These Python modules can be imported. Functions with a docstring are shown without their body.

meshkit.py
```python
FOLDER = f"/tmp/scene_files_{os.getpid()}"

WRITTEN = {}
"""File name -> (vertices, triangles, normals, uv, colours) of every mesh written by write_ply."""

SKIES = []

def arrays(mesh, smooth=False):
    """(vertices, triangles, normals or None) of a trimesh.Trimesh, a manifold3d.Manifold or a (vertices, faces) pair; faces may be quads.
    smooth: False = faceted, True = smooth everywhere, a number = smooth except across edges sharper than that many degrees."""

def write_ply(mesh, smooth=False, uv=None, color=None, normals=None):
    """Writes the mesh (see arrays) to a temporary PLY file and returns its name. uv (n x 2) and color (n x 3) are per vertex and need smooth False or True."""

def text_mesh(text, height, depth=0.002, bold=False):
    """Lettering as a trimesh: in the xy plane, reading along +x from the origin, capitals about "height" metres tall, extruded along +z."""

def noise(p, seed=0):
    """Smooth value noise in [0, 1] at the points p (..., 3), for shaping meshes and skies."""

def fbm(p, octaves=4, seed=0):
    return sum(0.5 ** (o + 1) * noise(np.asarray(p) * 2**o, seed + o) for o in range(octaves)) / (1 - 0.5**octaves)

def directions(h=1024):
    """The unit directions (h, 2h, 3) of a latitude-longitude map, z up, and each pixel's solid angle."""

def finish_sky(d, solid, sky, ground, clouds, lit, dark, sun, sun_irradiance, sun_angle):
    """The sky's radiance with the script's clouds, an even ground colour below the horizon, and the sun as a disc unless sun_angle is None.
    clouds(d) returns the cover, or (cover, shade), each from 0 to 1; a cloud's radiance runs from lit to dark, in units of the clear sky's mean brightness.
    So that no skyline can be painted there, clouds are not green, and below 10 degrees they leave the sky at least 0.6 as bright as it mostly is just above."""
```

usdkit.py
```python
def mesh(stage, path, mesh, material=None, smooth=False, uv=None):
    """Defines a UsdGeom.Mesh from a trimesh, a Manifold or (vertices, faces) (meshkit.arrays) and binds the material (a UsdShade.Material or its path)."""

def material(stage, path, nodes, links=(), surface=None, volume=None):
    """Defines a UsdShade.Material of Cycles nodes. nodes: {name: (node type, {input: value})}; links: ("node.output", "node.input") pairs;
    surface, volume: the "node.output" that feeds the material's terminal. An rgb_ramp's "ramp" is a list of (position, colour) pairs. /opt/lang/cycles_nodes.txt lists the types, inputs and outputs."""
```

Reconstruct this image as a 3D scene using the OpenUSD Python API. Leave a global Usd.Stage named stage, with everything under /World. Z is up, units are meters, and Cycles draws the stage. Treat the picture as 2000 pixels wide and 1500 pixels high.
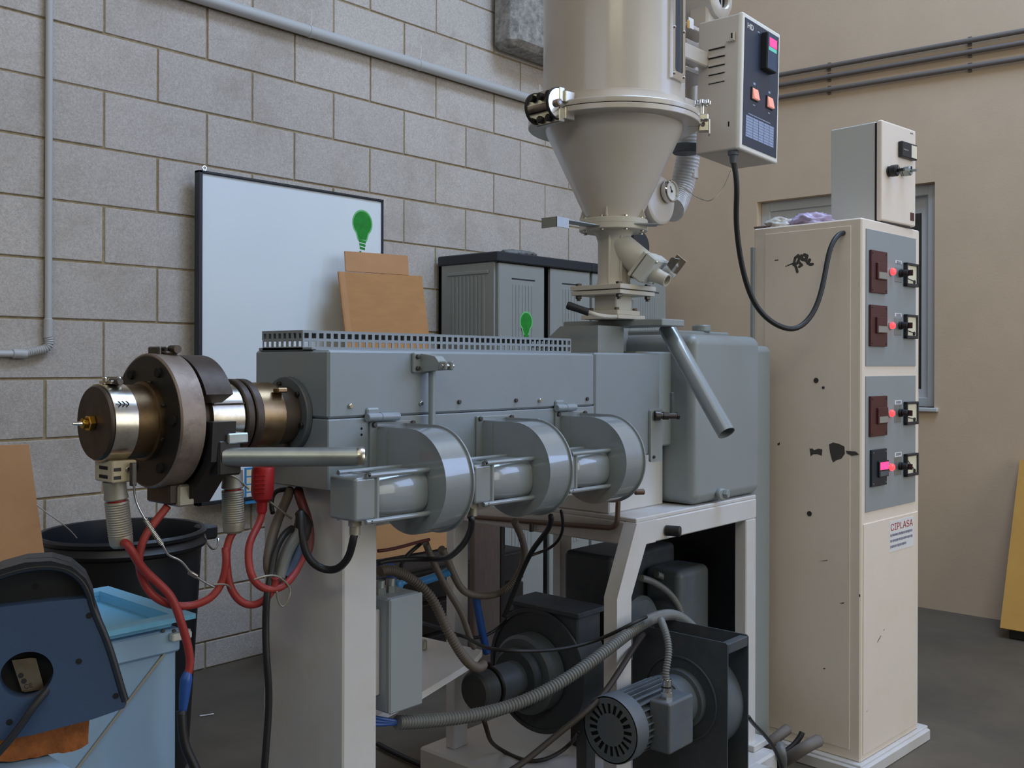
import math, random
import numpy as np, trimesh, usdkit, meshkit
from pxr import Usd, UsdGeom, UsdLux, Gf, Sdf, UsdShade
from shapely.geometry import Polygon, Point, LineString, box as sbox
from shapely import affinity
from shapely.ops import unary_union
from scipy.interpolate import CubicSpline

random.seed(7); rng = np.random.default_rng(7)
stage = Usd.Stage.CreateInMemory()
UsdGeom.SetStageUpAxis(stage, 'Z'); UsdGeom.SetStageMetersPerUnit(stage, 1.0)
stage.SetDefaultPrim(UsdGeom.Xform.Define(stage, '/World').GetPrim())

# ------------------------------------------------------------------ camera
F, CY, YAW, ROLL, H = 1948.0, 709.3, math.radians(48.351), 0.003, 1.16
fwd = np.array([math.sin(YAW), math.cos(YAW), 0.0])
_r = np.array([math.cos(YAW), -math.sin(YAW), 0.0]); _u = np.array([0, 0, 1.0])
rgt, upv = math.cos(ROLL)*_r + math.sin(ROLL)*_u, -math.sin(ROLL)*_r + math.cos(ROLL)*_u
EYE = np.array([0, 0, H])
cam = UsdGeom.Camera.Define(stage, '/World/camera')
cam.AddTransformOp().Set(Gf.Matrix4d(*[float(v) for row in (list(rgt)+[0], list(upv)+[0], list(-fwd)+[0], list(EYE)+[1]) for v in row]))
cam.CreateHorizontalApertureAttr(36.0); cam.CreateVerticalApertureAttr(27.0)
cam.CreateFocalLengthAttr(36.0*F/2000); cam.CreateVerticalApertureOffsetAttr((CY-750)/2000*36)
cam.CreateClippingRangeAttr(Gf.Vec2f(0.05, 200))
cam.CreateExposureAttr(0.0)

# ------------------------------------------------------------------ light: daylight through the roller door and the roof lights, plus added unseen fill
def rect_light(name, pos, target, w, h, color, inten):
    l = UsdLux.RectLight.Define(stage, '/World/' + name)
    p, t = np.array(pos, float), np.array(target, float)
    z = p - t; z /= np.linalg.norm(z); x = np.cross([0, 0, 1.0], z)
    x = np.array([1.0, 0, 0]) if np.linalg.norm(x) < 1e-6 else x/np.linalg.norm(x); y = np.cross(z, x)
    l.AddTransformOp().Set(Gf.Matrix4d(*[float(v) for r in (list(x)+[0], list(y)+[0], list(z)+[0], list(p)+[1]) for v in r]))
    l.CreateWidthAttr(w); l.CreateHeightAttr(h); l.CreateColorAttr(Gf.Vec3f(*color)); l.CreateIntensityAttr(inten)
    return l
rect_light('door_daylight', (2.6, -4.9, 2.3), (2.6, 0, 2.3), 4.4, 3.6, (1.0, 1.02, 0.90), 2.2)
rect_light('side_opening_daylight', (4.78, -2.6, 3.0), (0, -2.6, 3.0), 2.8, 2.6, (0.40, 0.57, 1.0), 4.8)
rect_light('roof_light_daylight', (-0.2, -0.8, 5.3), (-0.2, -0.8, 0), 4.0, 3.0, (1.0, 0.90, 0.80), 1.1)
rect_light('roof_light_daylight_001', (3.2, 0.3, 5.3), (3.2, 0.3, 0), 2.4, 1.6, (0.48, 0.68, 1.0), 13.2)
rect_light('ceiling_lamp', (-2.4, -2.2, 4.2), (1.5, 1.0, 1.5), 2.0, 0.8, (1.0, 1.0, 0.68), 6.2)  # unseen warm lamp without fixture, added to brighten the left-facing sides
rect_light('window_daylight', (-4.5, 0.5, 3.4), (0, 0.8, 2.4), 4.0, 1.6, (0.74, 0.83, 1.0), 2.2)  # added fill from the left; the wall behind it has no window

# ------------------------------------------------------------------ calibration helper: the point of a real plane seen at a pixel of the photograph
def ray(u, v): return fwd + rgt*(u-1000)/F - upv*(v-CY)/F
def at(u, v, x=None, y=None, z=None, d=None):
    q = ray(u, v)
    t = x/q[0] if x is not None else y/q[1] if y is not None else (z-H)/q[2] if z is not None else d
    return EYE + q*t
def AT(pts, **k): return [at(p[0], p[1], **(dict(y=p[2]) if len(p) > 2 else k)) for p in pts]

# ------------------------------------------------------------------ materials
M = {}
def mat(name, color, rough=0.5, metal=0.0, var=0.0, scale=30.0, bump=0.0, bscale=200.0, dirt=None, dirt_scale=4.0, dirt_amt=0.5, coat=0.0, rand=0.0, spec=0.5, stretch=None, emis=None, alpha=None, trans=0.0):
    n = {'p': ('principled_bsdf', dict(base_color=color, roughness=rough, metallic=metal, coat_weight=coat, coat_roughness=0.05 if coat > 0.5 else 0.12, specular_ior_level=spec, transmission_weight=trans)),
         'tc': ('texture_coordinate', {})}
    L = []; last = None
    if stretch:
        n['mp'] = ('mapping', dict(scale=stretch)); L.append(('tc.object', 'mp.vector')); vec = 'mp.vector'
    else: vec = 'tc.object'
    if var > 0:
        n['n1'] = ('noise_texture', dict(scale=scale, detail=5, roughness=0.65)); L.append((vec, 'n1.vector'))
        lo = tuple(c*(1-var) for c in color); hi = tuple(min(1, c*(1+var)) for c in color)
        n['r1'] = ('rgb_ramp', dict(ramp=[(0.3, lo), (0.7, hi)])); L.append(('n1.fac', 'r1.fac')); last = 'r1.color'
    if dirt is not None:
        n['n2'] = ('noise_texture', dict(scale=dirt_scale, detail=6, roughness=0.7)); L.append(('tc.object', 'n2.vector'))
        n['r2'] = ('rgb_ramp', dict(ramp=[(0.48, (0, 0, 0)), (0.72, (dirt_amt,)*3)])); L.append(('n2.fac', 'r2.fac'))
        n['m2'] = ('mix_color', dict(a=color, b=dirt)); L.append(('r2.color', 'm2.fac'))
        if last: L.append((last, 'm2.a'))
        last = 'm2.result'
    if rand > 0:
        n['oi'] = ('object_info', {}); n['r3'] = ('rgb_ramp', dict(ramp=[(0, (1-rand,)*3), (1, (1+rand*0.6, 1+rand*0.55, 1+rand*0.5))])); L.append(('oi.random', 'r3.fac'))
        n['m3'] = ('mix_color', dict(blend_type='multiply', fac=1.0, a=color, use_clamp=False)); L.append(('r3.color', 'm3.b'))
        if last: L.append((last, 'm3.a'))
        last = 'm3.result'
    if last: L.append((last, 'p.base_color'))
    if bump > 0:
        n['n4'] = ('noise_texture', dict(scale=bscale, detail=4, roughness=0.6)); L.append((vec, 'n4.vector'))
        n['b'] = ('bump', dict(strength=bump, distance=0.004)); L += [('n4.fac', 'b.height'), ('b.normal', 'p.normal')]
    if emis: n['p'][1].update(emission_color=emis[0], emission_strength=emis[1])
    M[name] = usdkit.material(stage, '/World/Looks/' + name, n, L, surface='p.BSDF')
def s(r, g, b): return tuple((c/255/12.92 if c/255 <= 0.04045 else ((c/255+0.055)/1.055)**2.4) for c in (r, g, b))

mat('block', s(196, 188, 182), 0.95, var=0.20, scale=150, bump=0.5, bscale=320, dirt=s(150, 138, 122), dirt_scale=4, dirt_amt=0.40, rand=0.06, spec=0.2)
mat('mortar', s(158, 142, 114), 0.97, var=0.25, scale=40, bump=0.5, bscale=150, spec=0.15)
mat('plaster', s(208, 184, 158), 0.9, var=0.05, scale=3, bump=0.12, bscale=120, spec=0.2)
mat('concrete_floor', s(96, 87, 75), 0.62, var=0.22, scale=2.2, bump=0.08, bscale=60, dirt=s(74, 70, 66), dirt_scale=1.6, dirt_amt=0.55, spec=0.35)
mat('concrete', s(150, 147, 142), 0.95, var=0.5, scale=26, bump=0.9, bscale=90, spec=0.2)
mat('ceiling_sheet', s(150, 145, 138), 0.8)
mat('far_wall', s(146, 128, 107), 0.9)
mat('grey_paint', s(134, 144, 153), 0.38, var=0.03, scale=300, bump=0.05, bscale=500, dirt=s(120, 118, 112), dirt_scale=7, dirt_amt=0.16, coat=0.25)
mat('grey_gloss', s(134, 142, 147), 0.3, var=0.03, scale=20, coat=1.0, dirt=s(120, 112, 98), dirt_scale=9, dirt_amt=0.15)
mat('gear_paint', s(140, 147, 149), 0.45, var=0.03, scale=200, bump=0.06, bscale=400, coat=0.15)
mat('hopper_paint', s(198, 190, 181), 0.34, var=0.025, scale=12, bump=0.03, bscale=40, coat=0.35)
mat('cast_paint', s(196, 191, 180), 0.5, bump=0.1, bscale=120)
mat('cream_paint', s(206, 204, 204), 0.45, var=0.03, scale=8, dirt=s(186, 168, 136), dirt_scale=5, dirt_amt=0.25, bump=0.03, bscale=300, coat=0.1)
mat('cabinet_paint', s(233, 220, 206), 0.5, var=0.02, scale=6, dirt=s(196, 182, 160), dirt_scale=6, dirt_amt=0.22, bump=0.03, bscale=300)
mat('pale_grey_paint', s(196, 198, 194), 0.5)
mat('panel_grey', s(147, 154, 157), 0.45, bump=0.03, bscale=500)
mat('white_board', s(232, 241, 247), 0.35, var=0.01, scale=4)
mat('dark_frame', s(36, 40, 48), 0.45)
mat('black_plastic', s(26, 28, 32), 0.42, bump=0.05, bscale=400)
mat('black_bin', s(28, 31, 38), 0.4, var=0.1, scale=9)
mat('charcoal_plastic', s(51, 69, 96), 0.5, var=0.06, scale=14, bump=0.1, bscale=500)
mat('black_rubber', s(28, 27, 28), 0.5)
mat('brown_black', s(52, 44, 40), 0.55)
mat('chip', s(72, 70, 68), 0.8)
mat('hole', s(18, 17, 17), 0.9)
mat('steel', s(196, 192, 184), 0.3, metal=1.0, var=0.08, scale=40, bump=0.04, bscale=300)
mat('chrome', s(215, 216, 218), 0.1, metal=1.0)
mat('band_steel', s(214, 208, 196), 0.24, metal=1.0, var=0.12, scale=25, dirt=s(120, 92, 60), dirt_scale=14, dirt_amt=0.5)
mat('band_gold', s(150, 126, 96), 0.36, metal=1.0, var=0.15, scale=30, dirt=s(80, 58, 36), dirt_scale=18, dirt_amt=0.6)
mat('ring_steel', s(142, 128, 118), 0.55, metal=0.7, var=0.2, scale=18, dirt=s(84, 66, 56), dirt_scale=10, dirt_amt=0.8, bump=0.05, bscale=200)
mat('collar_brown', s(112, 90, 66), 0.42, metal=0.9, var=0.2, scale=24, dirt=s(52, 40, 30), dirt_scale=12, dirt_amt=0.8)
mat('burnt_steel', s(78, 68, 62), 0.5, metal=0.6, var=0.25, scale=20, dirt=s(48, 38, 32), dirt_scale=12, dirt_amt=0.6)
mat('black_steel', s(46, 44, 44), 0.45, metal=0.4, var=0.2, scale=20)
mat('zinc', s(160, 166, 166), 0.4, metal=0.8, var=0.12, scale=20)
mat('bolt', s(84, 80, 78), 0.4, metal=0.8)
mat('brass', s(196, 150, 60), 0.3, metal=1.0)
mat('ceramic', s(186, 172, 146), 0.7, var=0.1, scale=60)
mat('connector_alu', s(158, 152, 140), 0.5, metal=0.5)
mat('fan_paint', s(62, 68, 76), 0.5, var=0.15, scale=16, dirt=s(104, 98, 88), dirt_scale=5, dirt_amt=0.4)
mat('motor_paint', s(84, 92, 100), 0.5, var=0.1, scale=20, dirt=s(112, 104, 92), dirt_scale=8, dirt_amt=0.4)
mat('hose_grey', s(112, 114, 114), 0.45, dirt=s(90, 84, 76), dirt_scale=10, dirt_amt=0.3)
mat('hose_brown', s(98, 88, 80), 0.55)
mat('hose_clear', s(206, 206, 208), 0.2, var=0.12, scale=60)
mat('pvc_grey', s(186, 187, 188), 0.4)
mat('pipe_taupe', s(112, 104, 100), 0.6)
mat('copper_brown', s(104, 84, 72), 0.5, metal=0.3)
mat('red_cable', s(150, 48, 44), 0.5, var=0.15, scale=30)
mat('red_plug', s(176, 30, 34), 0.45)
mat('maroon_cable', s(96, 44, 44), 0.5)
mat('blue_tape', s(36, 78, 150), 0.4)
mat('blue_pipe', s(58, 128, 184), 0.4)
mat('sky_tray', s(110, 178, 216), 0.45)
mat('tank_paint', s(137, 166, 193), 0.5, var=0.03, scale=10)
mat('cardboard', s(185, 138, 93), 0.9, var=0.06, scale=9, stretch=(1, 1, 4), bump=0.05, bscale=120, spec=0.2)
mat('cardboard_side', s(190, 144, 104), 0.9, var=0.06, scale=9, bump=0.05, bscale=120, spec=0.2)
mat('wood_brown', s(104, 88, 78), 0.8, var=0.15, scale=14, stretch=(8, 8, 1))
mat('dark_crate', s(40, 34, 30), 0.9, var=0.2, scale=12)
mat('ochre_board', s(196, 148, 72), 0.75, var=0.06, scale=10)
mat('foam', s(150, 86, 42), 0.95, var=0.4, scale=26, dirt=s(40, 26, 18), dirt_scale=9, dirt_amt=0.95, bump=0.6, bscale=90)
mat('store_plastic', s(150, 154, 152), 0.6, var=0.02, scale=20)
mat('store_dark', s(44, 48, 56), 0.55)
mat('green_spray', s(28, 140, 44), 0.7, var=0.2, scale=40)
mat('green_light', s(120, 196, 130), 0.8)
mat('maroon_plate', s(78, 36, 36), 0.4, var=0.12, scale=60)
mat('navy_plate', s(26, 38, 52), 0.4)
mat('navy_panel', s(44, 54, 72), 0.35)
mat('lcd_grey', s(150, 148, 142), 0.3)
mat('meter_face', s(232, 226, 200), 0.4)
mat('white_trim', s(232, 230, 224), 0.45)
mat('label_white', s(226, 226, 226), 0.6)
mat('label_blue', s(150, 164, 196), 0.5, var=0.1, scale=80)
mat('ink_red', s(170, 44, 40), 0.6)
mat('ink_grey', s(120, 116, 140), 0.6)
mat('ink_black', s(30, 28, 28), 0.6)
mat('lavender_bag', s(186, 172, 206), 0.35, var=0.15, scale=30)
mat('clear_bag', s(208, 202, 194), 0.3, var=0.1, scale=30)
mat('window_frame', s(196, 198, 200), 0.5)
mat('led_red', s(255, 40, 40), 0.3, emis=((1.0, 0.05, 0.06), 2.2))
mat('led_pink', s(255, 60, 120), 0.3, emis=((1.0, 0.04, 0.18), 1.6))
mat('led_green', s(90, 190, 170), 0.3, emis=((0.2, 0.8, 0.7), 0.25))
mat('rocker_lit', s(240, 150, 135), 0.3, emis=((1.0, 0.42, 0.34), 0.42))
mat('dial_white', s(216, 214, 208), 0.4)
mat('blue_print', s(60, 140, 200), 0.6)
mat('string', s(214, 206, 196), 0.7)
# glass of the window: glossy over clear, dark room behind
M['pane_glass'] = usdkit.material(stage, '/World/Looks/pane_glass', {'t': ('transparent_bsdf', dict(color=(0.85, 0.9, 0.92))), 'g': ('glossy_bsdf', dict(color=(1, 1, 1), roughness=0.04)), 'f': ('fresnel', dict(IOR=1.5)), 'm': ('mix_closure', {})},
    [('f.fac', 'm.fac'), ('t.BSDF', 'm.closure1'), ('g.BSDF', 'm.closure2')], surface='m.closure')
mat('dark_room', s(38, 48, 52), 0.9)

# ------------------------------------------------------------------ shapes
def cat(*ms): return trimesh.util.concatenate([m for m in ms if m is not None])
def hull(p): return trimesh.convex.convex_hull(np.asarray(p))
def bx(x0, x1, y0, y1, z0, z1, c=0.0):
    if c <= 0: return trimesh.creation.box(bounds=[[min(x0,x1),min(y0,y1),min(z0,z1)],[max(x0,x1),max(y0,y1),max(z0,z1)]])
    lo = np.array([min(x0,x1),min(y0,y1),min(z0,z1)]); hi = np.array([max(x0,x1),max(y0,y1),max(z0,z1)])
    c = min(c, *(0.45*(hi-lo))); P = []
    for sx in (0, 1):
        for sy in (0, 1):
            for sz in (0, 1):
                k = np.where([sx, sy, sz], hi, lo); d = np.where([sx, sy, sz], -1, 1)*c
                for a in range(3):
                    e = d.copy(); e[a] = 0; P.append(k+e)
    return hull(P)
def rbx(x0, x1, y0, y1, z0, z1, r, n=3):
    lo = np.array([x0, y0, z0]); hi = np.array([x1, y1, z1]); P = []
    sp = trimesh.creation.icosphere(n-1 if n < 4 else 2, r).vertices
    for k in np.ndindex(2, 2, 2):
        P.append(np.where(k, hi-r, lo+r)+sp)
    return hull(np.vstack(P))
def basis(d):
    d = np.asarray(d, float); d = d/np.linalg.norm(d)
    a = np.cross(d, [0, 0, 1.0] if abs(d[2]) < 0.9 else [1.0, 0, 0]); a /= np.linalg.norm(a)
    return a, np.cross(d, a), d
def lathe(prof, o, d=(0, 0, 1), n=40):
    """prof: (radius, height) pairs along d from o, closed by its ends on the axis"""
    a, b, d = basis(d); ang = np.arange(n)*2*math.pi/n; V = []; Fc = []
    for r, h in prof: V.append(np.asarray(o)+h*d+max(r, 1e-5)*(np.cos(ang)[:, None]*a+np.sin(ang)[:, None]*b))
    m = len(prof)
    for i in range(m-1):
        for j in range(n):
            k = (j+1) % n; Fc += [[i*n+j, i*n+k, (i+1)*n+k], [i*n+j, (i+1)*n+k, (i+1)*n+j]]
    t = trimesh.Trimesh(np.vstack(V), Fc, process=False); t.fix_normals(); return t
def cyl(p0, p1, r, n=20, c=0.0, r1=None):
    p0, p1 = np.asarray(p0, float), np.asarray(p1, float); L = np.linalg.norm(p1-p0); r1 = r if r1 is None else r1
    if c > 0: pr = [(0, 0), (r-c, 0), (r, c), (r1, L-c), (r1-c, L), (0, L)]
    else: pr = [(0, 0), (r, 0), (r1, L), (0, L)]
    return lathe(pr, p0, p1-p0, n)
def ringm(o, d, r0, r1, h, n=40, c=0.001): return lathe([(r0, 0), (r1-c, 0), (r1, c), (r1, h-c), (r1-c, h), (r0, h), (r0, 0)], o, d, n)
def spline(pts, n=60):
    p = np.asarray(pts, float)
    if len(p) == 2: return p[0]+(p[1]-p[0])*np.linspace(0, 1, n)[:, None]
    t = np.r_[0, np.cumsum(np.sqrt(np.linalg.norm(np.diff(p, axis=0), axis=1)))]
    return CubicSpline(t, p)(np.linspace(0, t[-1], n))
def resample(p, step):
    L = np.r_[0, np.cumsum(np.linalg.norm(np.diff(p, axis=0), axis=1))]; k = max(2, int(L[-1]/step)+1)
    q = np.linspace(0, L[-1], k); return np.stack([np.interp(q, L, p[:, i]) for i in range(3)], 1)
def sweep(p, r, n=10):
    p = np.asarray(p, float); m = len(p); R = np.broadcast_to(r, (m,)); T = np.gradient(p, axis=0); T /= np.linalg.norm(T, axis=1, keepdims=True)+1e-12
    a = basis(T[0])[0]; V = []; ang = np.arange(n)*2*math.pi/n; Fc = []
    for i in range(m):
        a = a-T[i]*(a@T[i]); a /= np.linalg.norm(a); b = np.cross(T[i], a)
        V.append(p[i]+R[i]*(np.cos(ang)[:, None]*a+np.sin(ang)[:, None]*b))
    for i in range(m-1):
        for j in range(n):
            k = (j+1) % n; Fc += [[i*n+j, i*n+k, (i+1)*n+k], [i*n+j, (i+1)*n+k, (i+1)*n+j]]
    V = np.vstack(V+[p[:1], p[-1:]]); e0, e1 = m*n, m*n+1
    for j in range(n):
        k = (j+1) % n; Fc += [[e0, k, j], [e1, (m-1)*n+j, (m-1)*n+k]]
    return trimesh.Trimesh(V, Fc, process=False)
def wire(pts, r, n=8, k=60): return sweep(spline(pts, k), r, n)
def ribbed(pts, r, pitch=0.006, amp=0.12, n=14, k=400):
    p = resample(spline(pts, k), pitch/6); i = np.arange(len(p)); return sweep(p, r*(1-amp*(0.5-0.5*np.cos(i*math.pi/3))), n)
def coil(pts, r, pitch=0.002, w=0.0006):
    p = resample(spline(pts, 150), pitch/8); T = np.gradient(p, axis=0); T /= np.linalg.norm(T, axis=1, keepdims=True)
    a = np.cross(T, [0.3, 0.9, 0.1]); a /= np.linalg.norm(a, axis=1, keepdims=True); b = np.cross(T, a); th = np.arange(len(p))*math.pi/4
    return sweep(p+r*(np.cos(th)[:, None]*a+np.sin(th)[:, None]*b), w, 4)
def prism(poly, h, o=(0, 0, 0), X=(1, 0, 0), Y=(0, 0, 1), N=None):
    """a 2-D outline in the X-Y directions from o, extruded by h along N (X x Y by default)"""
    if not hasattr(poly, 'geom_type'): poly = Polygon(poly)
    geoms = list(poly.geoms) if hasattr(poly, 'geoms') else [poly]
    X, Y = np.asarray(X, float), np.asarray(Y, float); N = np.cross(X, Y) if N is None else np.asarray(N, float)
    out = []
    for g in geoms:
        m = trimesh.creation.extrude_polygon(g, h, engine='earcut'); v = m.vertices
        w = np.asarray(o, float)+v[:, :1]*X+v[:, 1:2]*Y+v[:, 2:3]*N
        f = m.faces if np.dot(np.cross(X, Y), N) > 0 else m.faces[:, ::-1]
        out.append(trimesh.Trimesh(w, f, process=False))
    return cat(*out)
def hexbolt(p, d, r, h, n=6): return cyl(p, np.asarray(p)+np.asarray(d)*h, r, n, c=h*0.15)
def text(t, h, o, X, Y, N, depth=0.0006, bold=False, sx=1.0):
    m = meshkit.text_mesh(t, h, depth, bold); v = m.vertices
    return trimesh.Trimesh(np.asarray(o)+v[:, :1]*sx*np.asarray(X, float)+v[:, 1:2]*np.asarray(Y, float)+v[:, 2:3]*np.asarray(N, float), m.faces, process=False)

# ------------------------------------------------------------------ prims
used = {}
def numbered(path):
    k = used.get(path, -1)+1; used[path] = k
    return path if k == 0 else f'{path}_{k:03d}'
def tag(p, label=None, category=None, group=None, kind=None):
    for k, v in (('label', label), ('category', category), ('group', group), ('kind', kind)):
        if v: p.SetCustomDataByKey(k, v)
class T:
    """a thing: an Xform at its base; part() gives it a mesh in world (or, local=True, its own) coordinates"""
    def __init__(s, name, label, category, loc=(0, 0, 0), rot=0.0, group=None, kind=None):
        s.path = numbered('/World/'+name); s.loc = np.array(loc, float); s.rot = rot
        x = UsdGeom.Xform.Define(stage, s.path); x.AddTranslateOp().Set(Gf.Vec3d(*map(float, loc)))
        if rot: x.AddRotateZOp().Set(float(math.degrees(rot)))
        tag(x.GetPrim(), label, category, group, kind)
    def tolocal(s, v):
        c, k = math.cos(-s.rot), math.sin(-s.rot); w = np.asarray(v, float)-s.loc
        return np.stack([w[..., 0]*c-w[..., 1]*k, w[..., 0]*k+w[..., 1]*c, w[..., 2]], -1)
    def part(s, name, mesh, m, parent=None, label=None, smooth=35, local=False, kind=None):
        path = numbered((parent or s.path)+'/'+name)
        if not local: mesh = trimesh.Trimesh(s.tolocal(mesh.vertices), mesh.faces, process=False)
        p = usdkit.mesh(stage, path, mesh, M[m], smooth=smooth); tag(p.GetPrim(), label, None, None, kind)
        return path
def one(name, mesh, m, label, category, group=None, smooth=35, kind=None):
    """a thing that is a single mesh, its Xform at the base of its shape"""
    path = numbered('/World/'+name); b = mesh.bounds; o = np.array([(b[0, 0]+b[1, 0])/2, (b[0, 1]+b[1, 1])/2, b[0, 2]])
    p = usdkit.mesh(stage, path, trimesh.Trimesh(mesh.vertices-o, mesh.faces, process=False), M[m], smooth=smooth)
    p.AddTranslateOp().Set(Gf.Vec3d(*map(float, o))); tag(p.GetPrim(), label, category, group, kind); return path
def struct(name, mesh, m, parent=None, smooth=False):
    path = numbered((parent or '/World')+'/'+name); p = usdkit.mesh(stage, path, mesh, M[m], smooth=smooth)
    if parent is None: tag(p.GetPrim(), kind='structure')
    return path

# ================================================================== SETTING
YW, XW = 3.37, 4.86
struct('floor', bx(-4.6, XW+0.2, -5.3, YW+0.2, -0.1, 0), 'concrete_floor')
wb = struct('wall_back', bx(-4.6, XW+0.2, YW+0.0045, YW+0.22, 0, 5.4), 'mortar')
for k in range(-6, 11):
    z0, z1 = max(0.0, 1.103+0.2*k)+0.004, 1.103+0.2*(k+1)-0.004
    off = 0.0 if k % 2 == 0 else 0.2
    for i in range(-4, 9):
        x0, x1 = 1.6495+off+0.4*i+0.004, 1.6495+off+0.4*(i+1)-0.004
        if x0 < 0.0: continue
        x1 = min(x1, XW-0.002)
        if x1-x0 < 0.03: continue
        j = rng.uniform(-1, 1, 6); dy = 0.0012*j[0]
        struct('block', bx(x0+0.001*j[1], x1+0.001*j[2], YW+dy, YW+0.03, z0+0.0008*j[3], z1+0.0008*j[4], 0.0018), 'block', wb)
# plastered wall with the window opening
WY0, WY1, WZ0, WZ1 = 1.645, 2.571, 0.955, 2.026
wr = cat(bx(XW, XW+0.25, -5.3, WY0, 0, 5.4), bx(XW, XW+0.25, WY1, YW+0.2, 0, 5.4), bx(XW, XW+0.25, WY0, WY1, 0, WZ0), bx(XW, XW+0.25, WY0, WY1, WZ1, 5.4))
struct('wall_right', wr, 'plaster')
struct('wall_left', bx(-4.8, -4.6, -5.3, YW+0.2, 0, 5.4), 'far_wall')
struct('wall_front', cat(bx(-4.8, 0.35, -5.5, -5.2, 0, 5.4), bx(4.75, XW+0.25, -5.5, -5.2, 0, 5.4), bx(0.35, 4.75, -5.5, -5.2, 4.15, 5.4)), 'far_wall')
struct('ceiling', bx(-4.8, XW+0.25, -5.5, YW+0.2, 5.4, 5.5), 'ceiling_sheet')
# window_1: aluminium frame, two panes, dark room behind
w = T('window_1', None, None, (XW+0.07, (WY0+WY1)/2, WZ0)); tag(stage.GetPrimAtPath(w.path), 'pale aluminium sliding window set in the plastered wall behind the tall cabinet', None, None, 'structure')
fx0, fx1 = XW+0.05, XW+0.11
w.part('window_frame', cat(bx(fx0, fx1, WY0, WY0+0.05, WZ0, WZ1, .003), bx(fx0, fx1, WY1-0.05, WY1, WZ0, WZ1, .003), bx(fx0+.0005, fx1, WY0+.049, WY1-.049, WZ0, WZ0+0.045, .002), bx(fx0+.0005, fx1, WY0+.049, WY1-.049, WZ1-0.05, WZ1, .002)), 'window_frame')
ym = (WY0+WY1)/2
for a, b, o in ((WY0+0.05, ym+0.02, 0.034), (ym-0.02, WY1-0.05, 0.012)):
    sp = w.part('sash', cat(bx(fx0+o, fx0+o+0.02, a, a+0.04, WZ0+.045, WZ1-.05), bx(fx0+o, fx0+o+0.02, b-0.04, b, WZ0+.045, WZ1-.05), bx(fx0+o+.001, fx0+o+0.019, a+.039, b-.039, WZ0+.045, WZ0+.085), bx(fx0+o+.001, fx0+o+0.019, a+.039, b-.039, WZ1-.13, WZ1-.05)), 'window_frame')
    w.part('pane', bx(fx0+o+0.008, fx0+o+0.012, a+0.035, b-0.035, WZ0+.08, WZ1-.125), 'pane_glass', sp)
w.part('sill', bx(XW-0.02, XW+0.06, WY0-0.02, WY1+0.02, WZ0-0.02, WZ0, .004), 'window_frame')
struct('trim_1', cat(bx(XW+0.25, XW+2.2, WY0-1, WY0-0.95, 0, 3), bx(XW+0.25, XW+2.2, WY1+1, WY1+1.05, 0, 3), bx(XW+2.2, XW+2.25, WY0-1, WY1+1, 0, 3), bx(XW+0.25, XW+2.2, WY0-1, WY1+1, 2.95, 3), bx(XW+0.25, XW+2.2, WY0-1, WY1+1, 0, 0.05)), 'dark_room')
# concrete corbel on the block wall
g = bx(3.618, 4.30, 3.209, YW-0.004, 2.712, 3.6, 0.03)
g = g.subdivide().subdivide().subdivide(); g.vertices += (meshkit.fbm(g.vertices*14, 4, 3)-0.5)[:, None]*np.array([0.012, 0.012, 0.012])
one('concrete_corbel', g, 'concrete', 'rough concrete beam end sticking out of the block wall at the top', 'beam')

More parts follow.
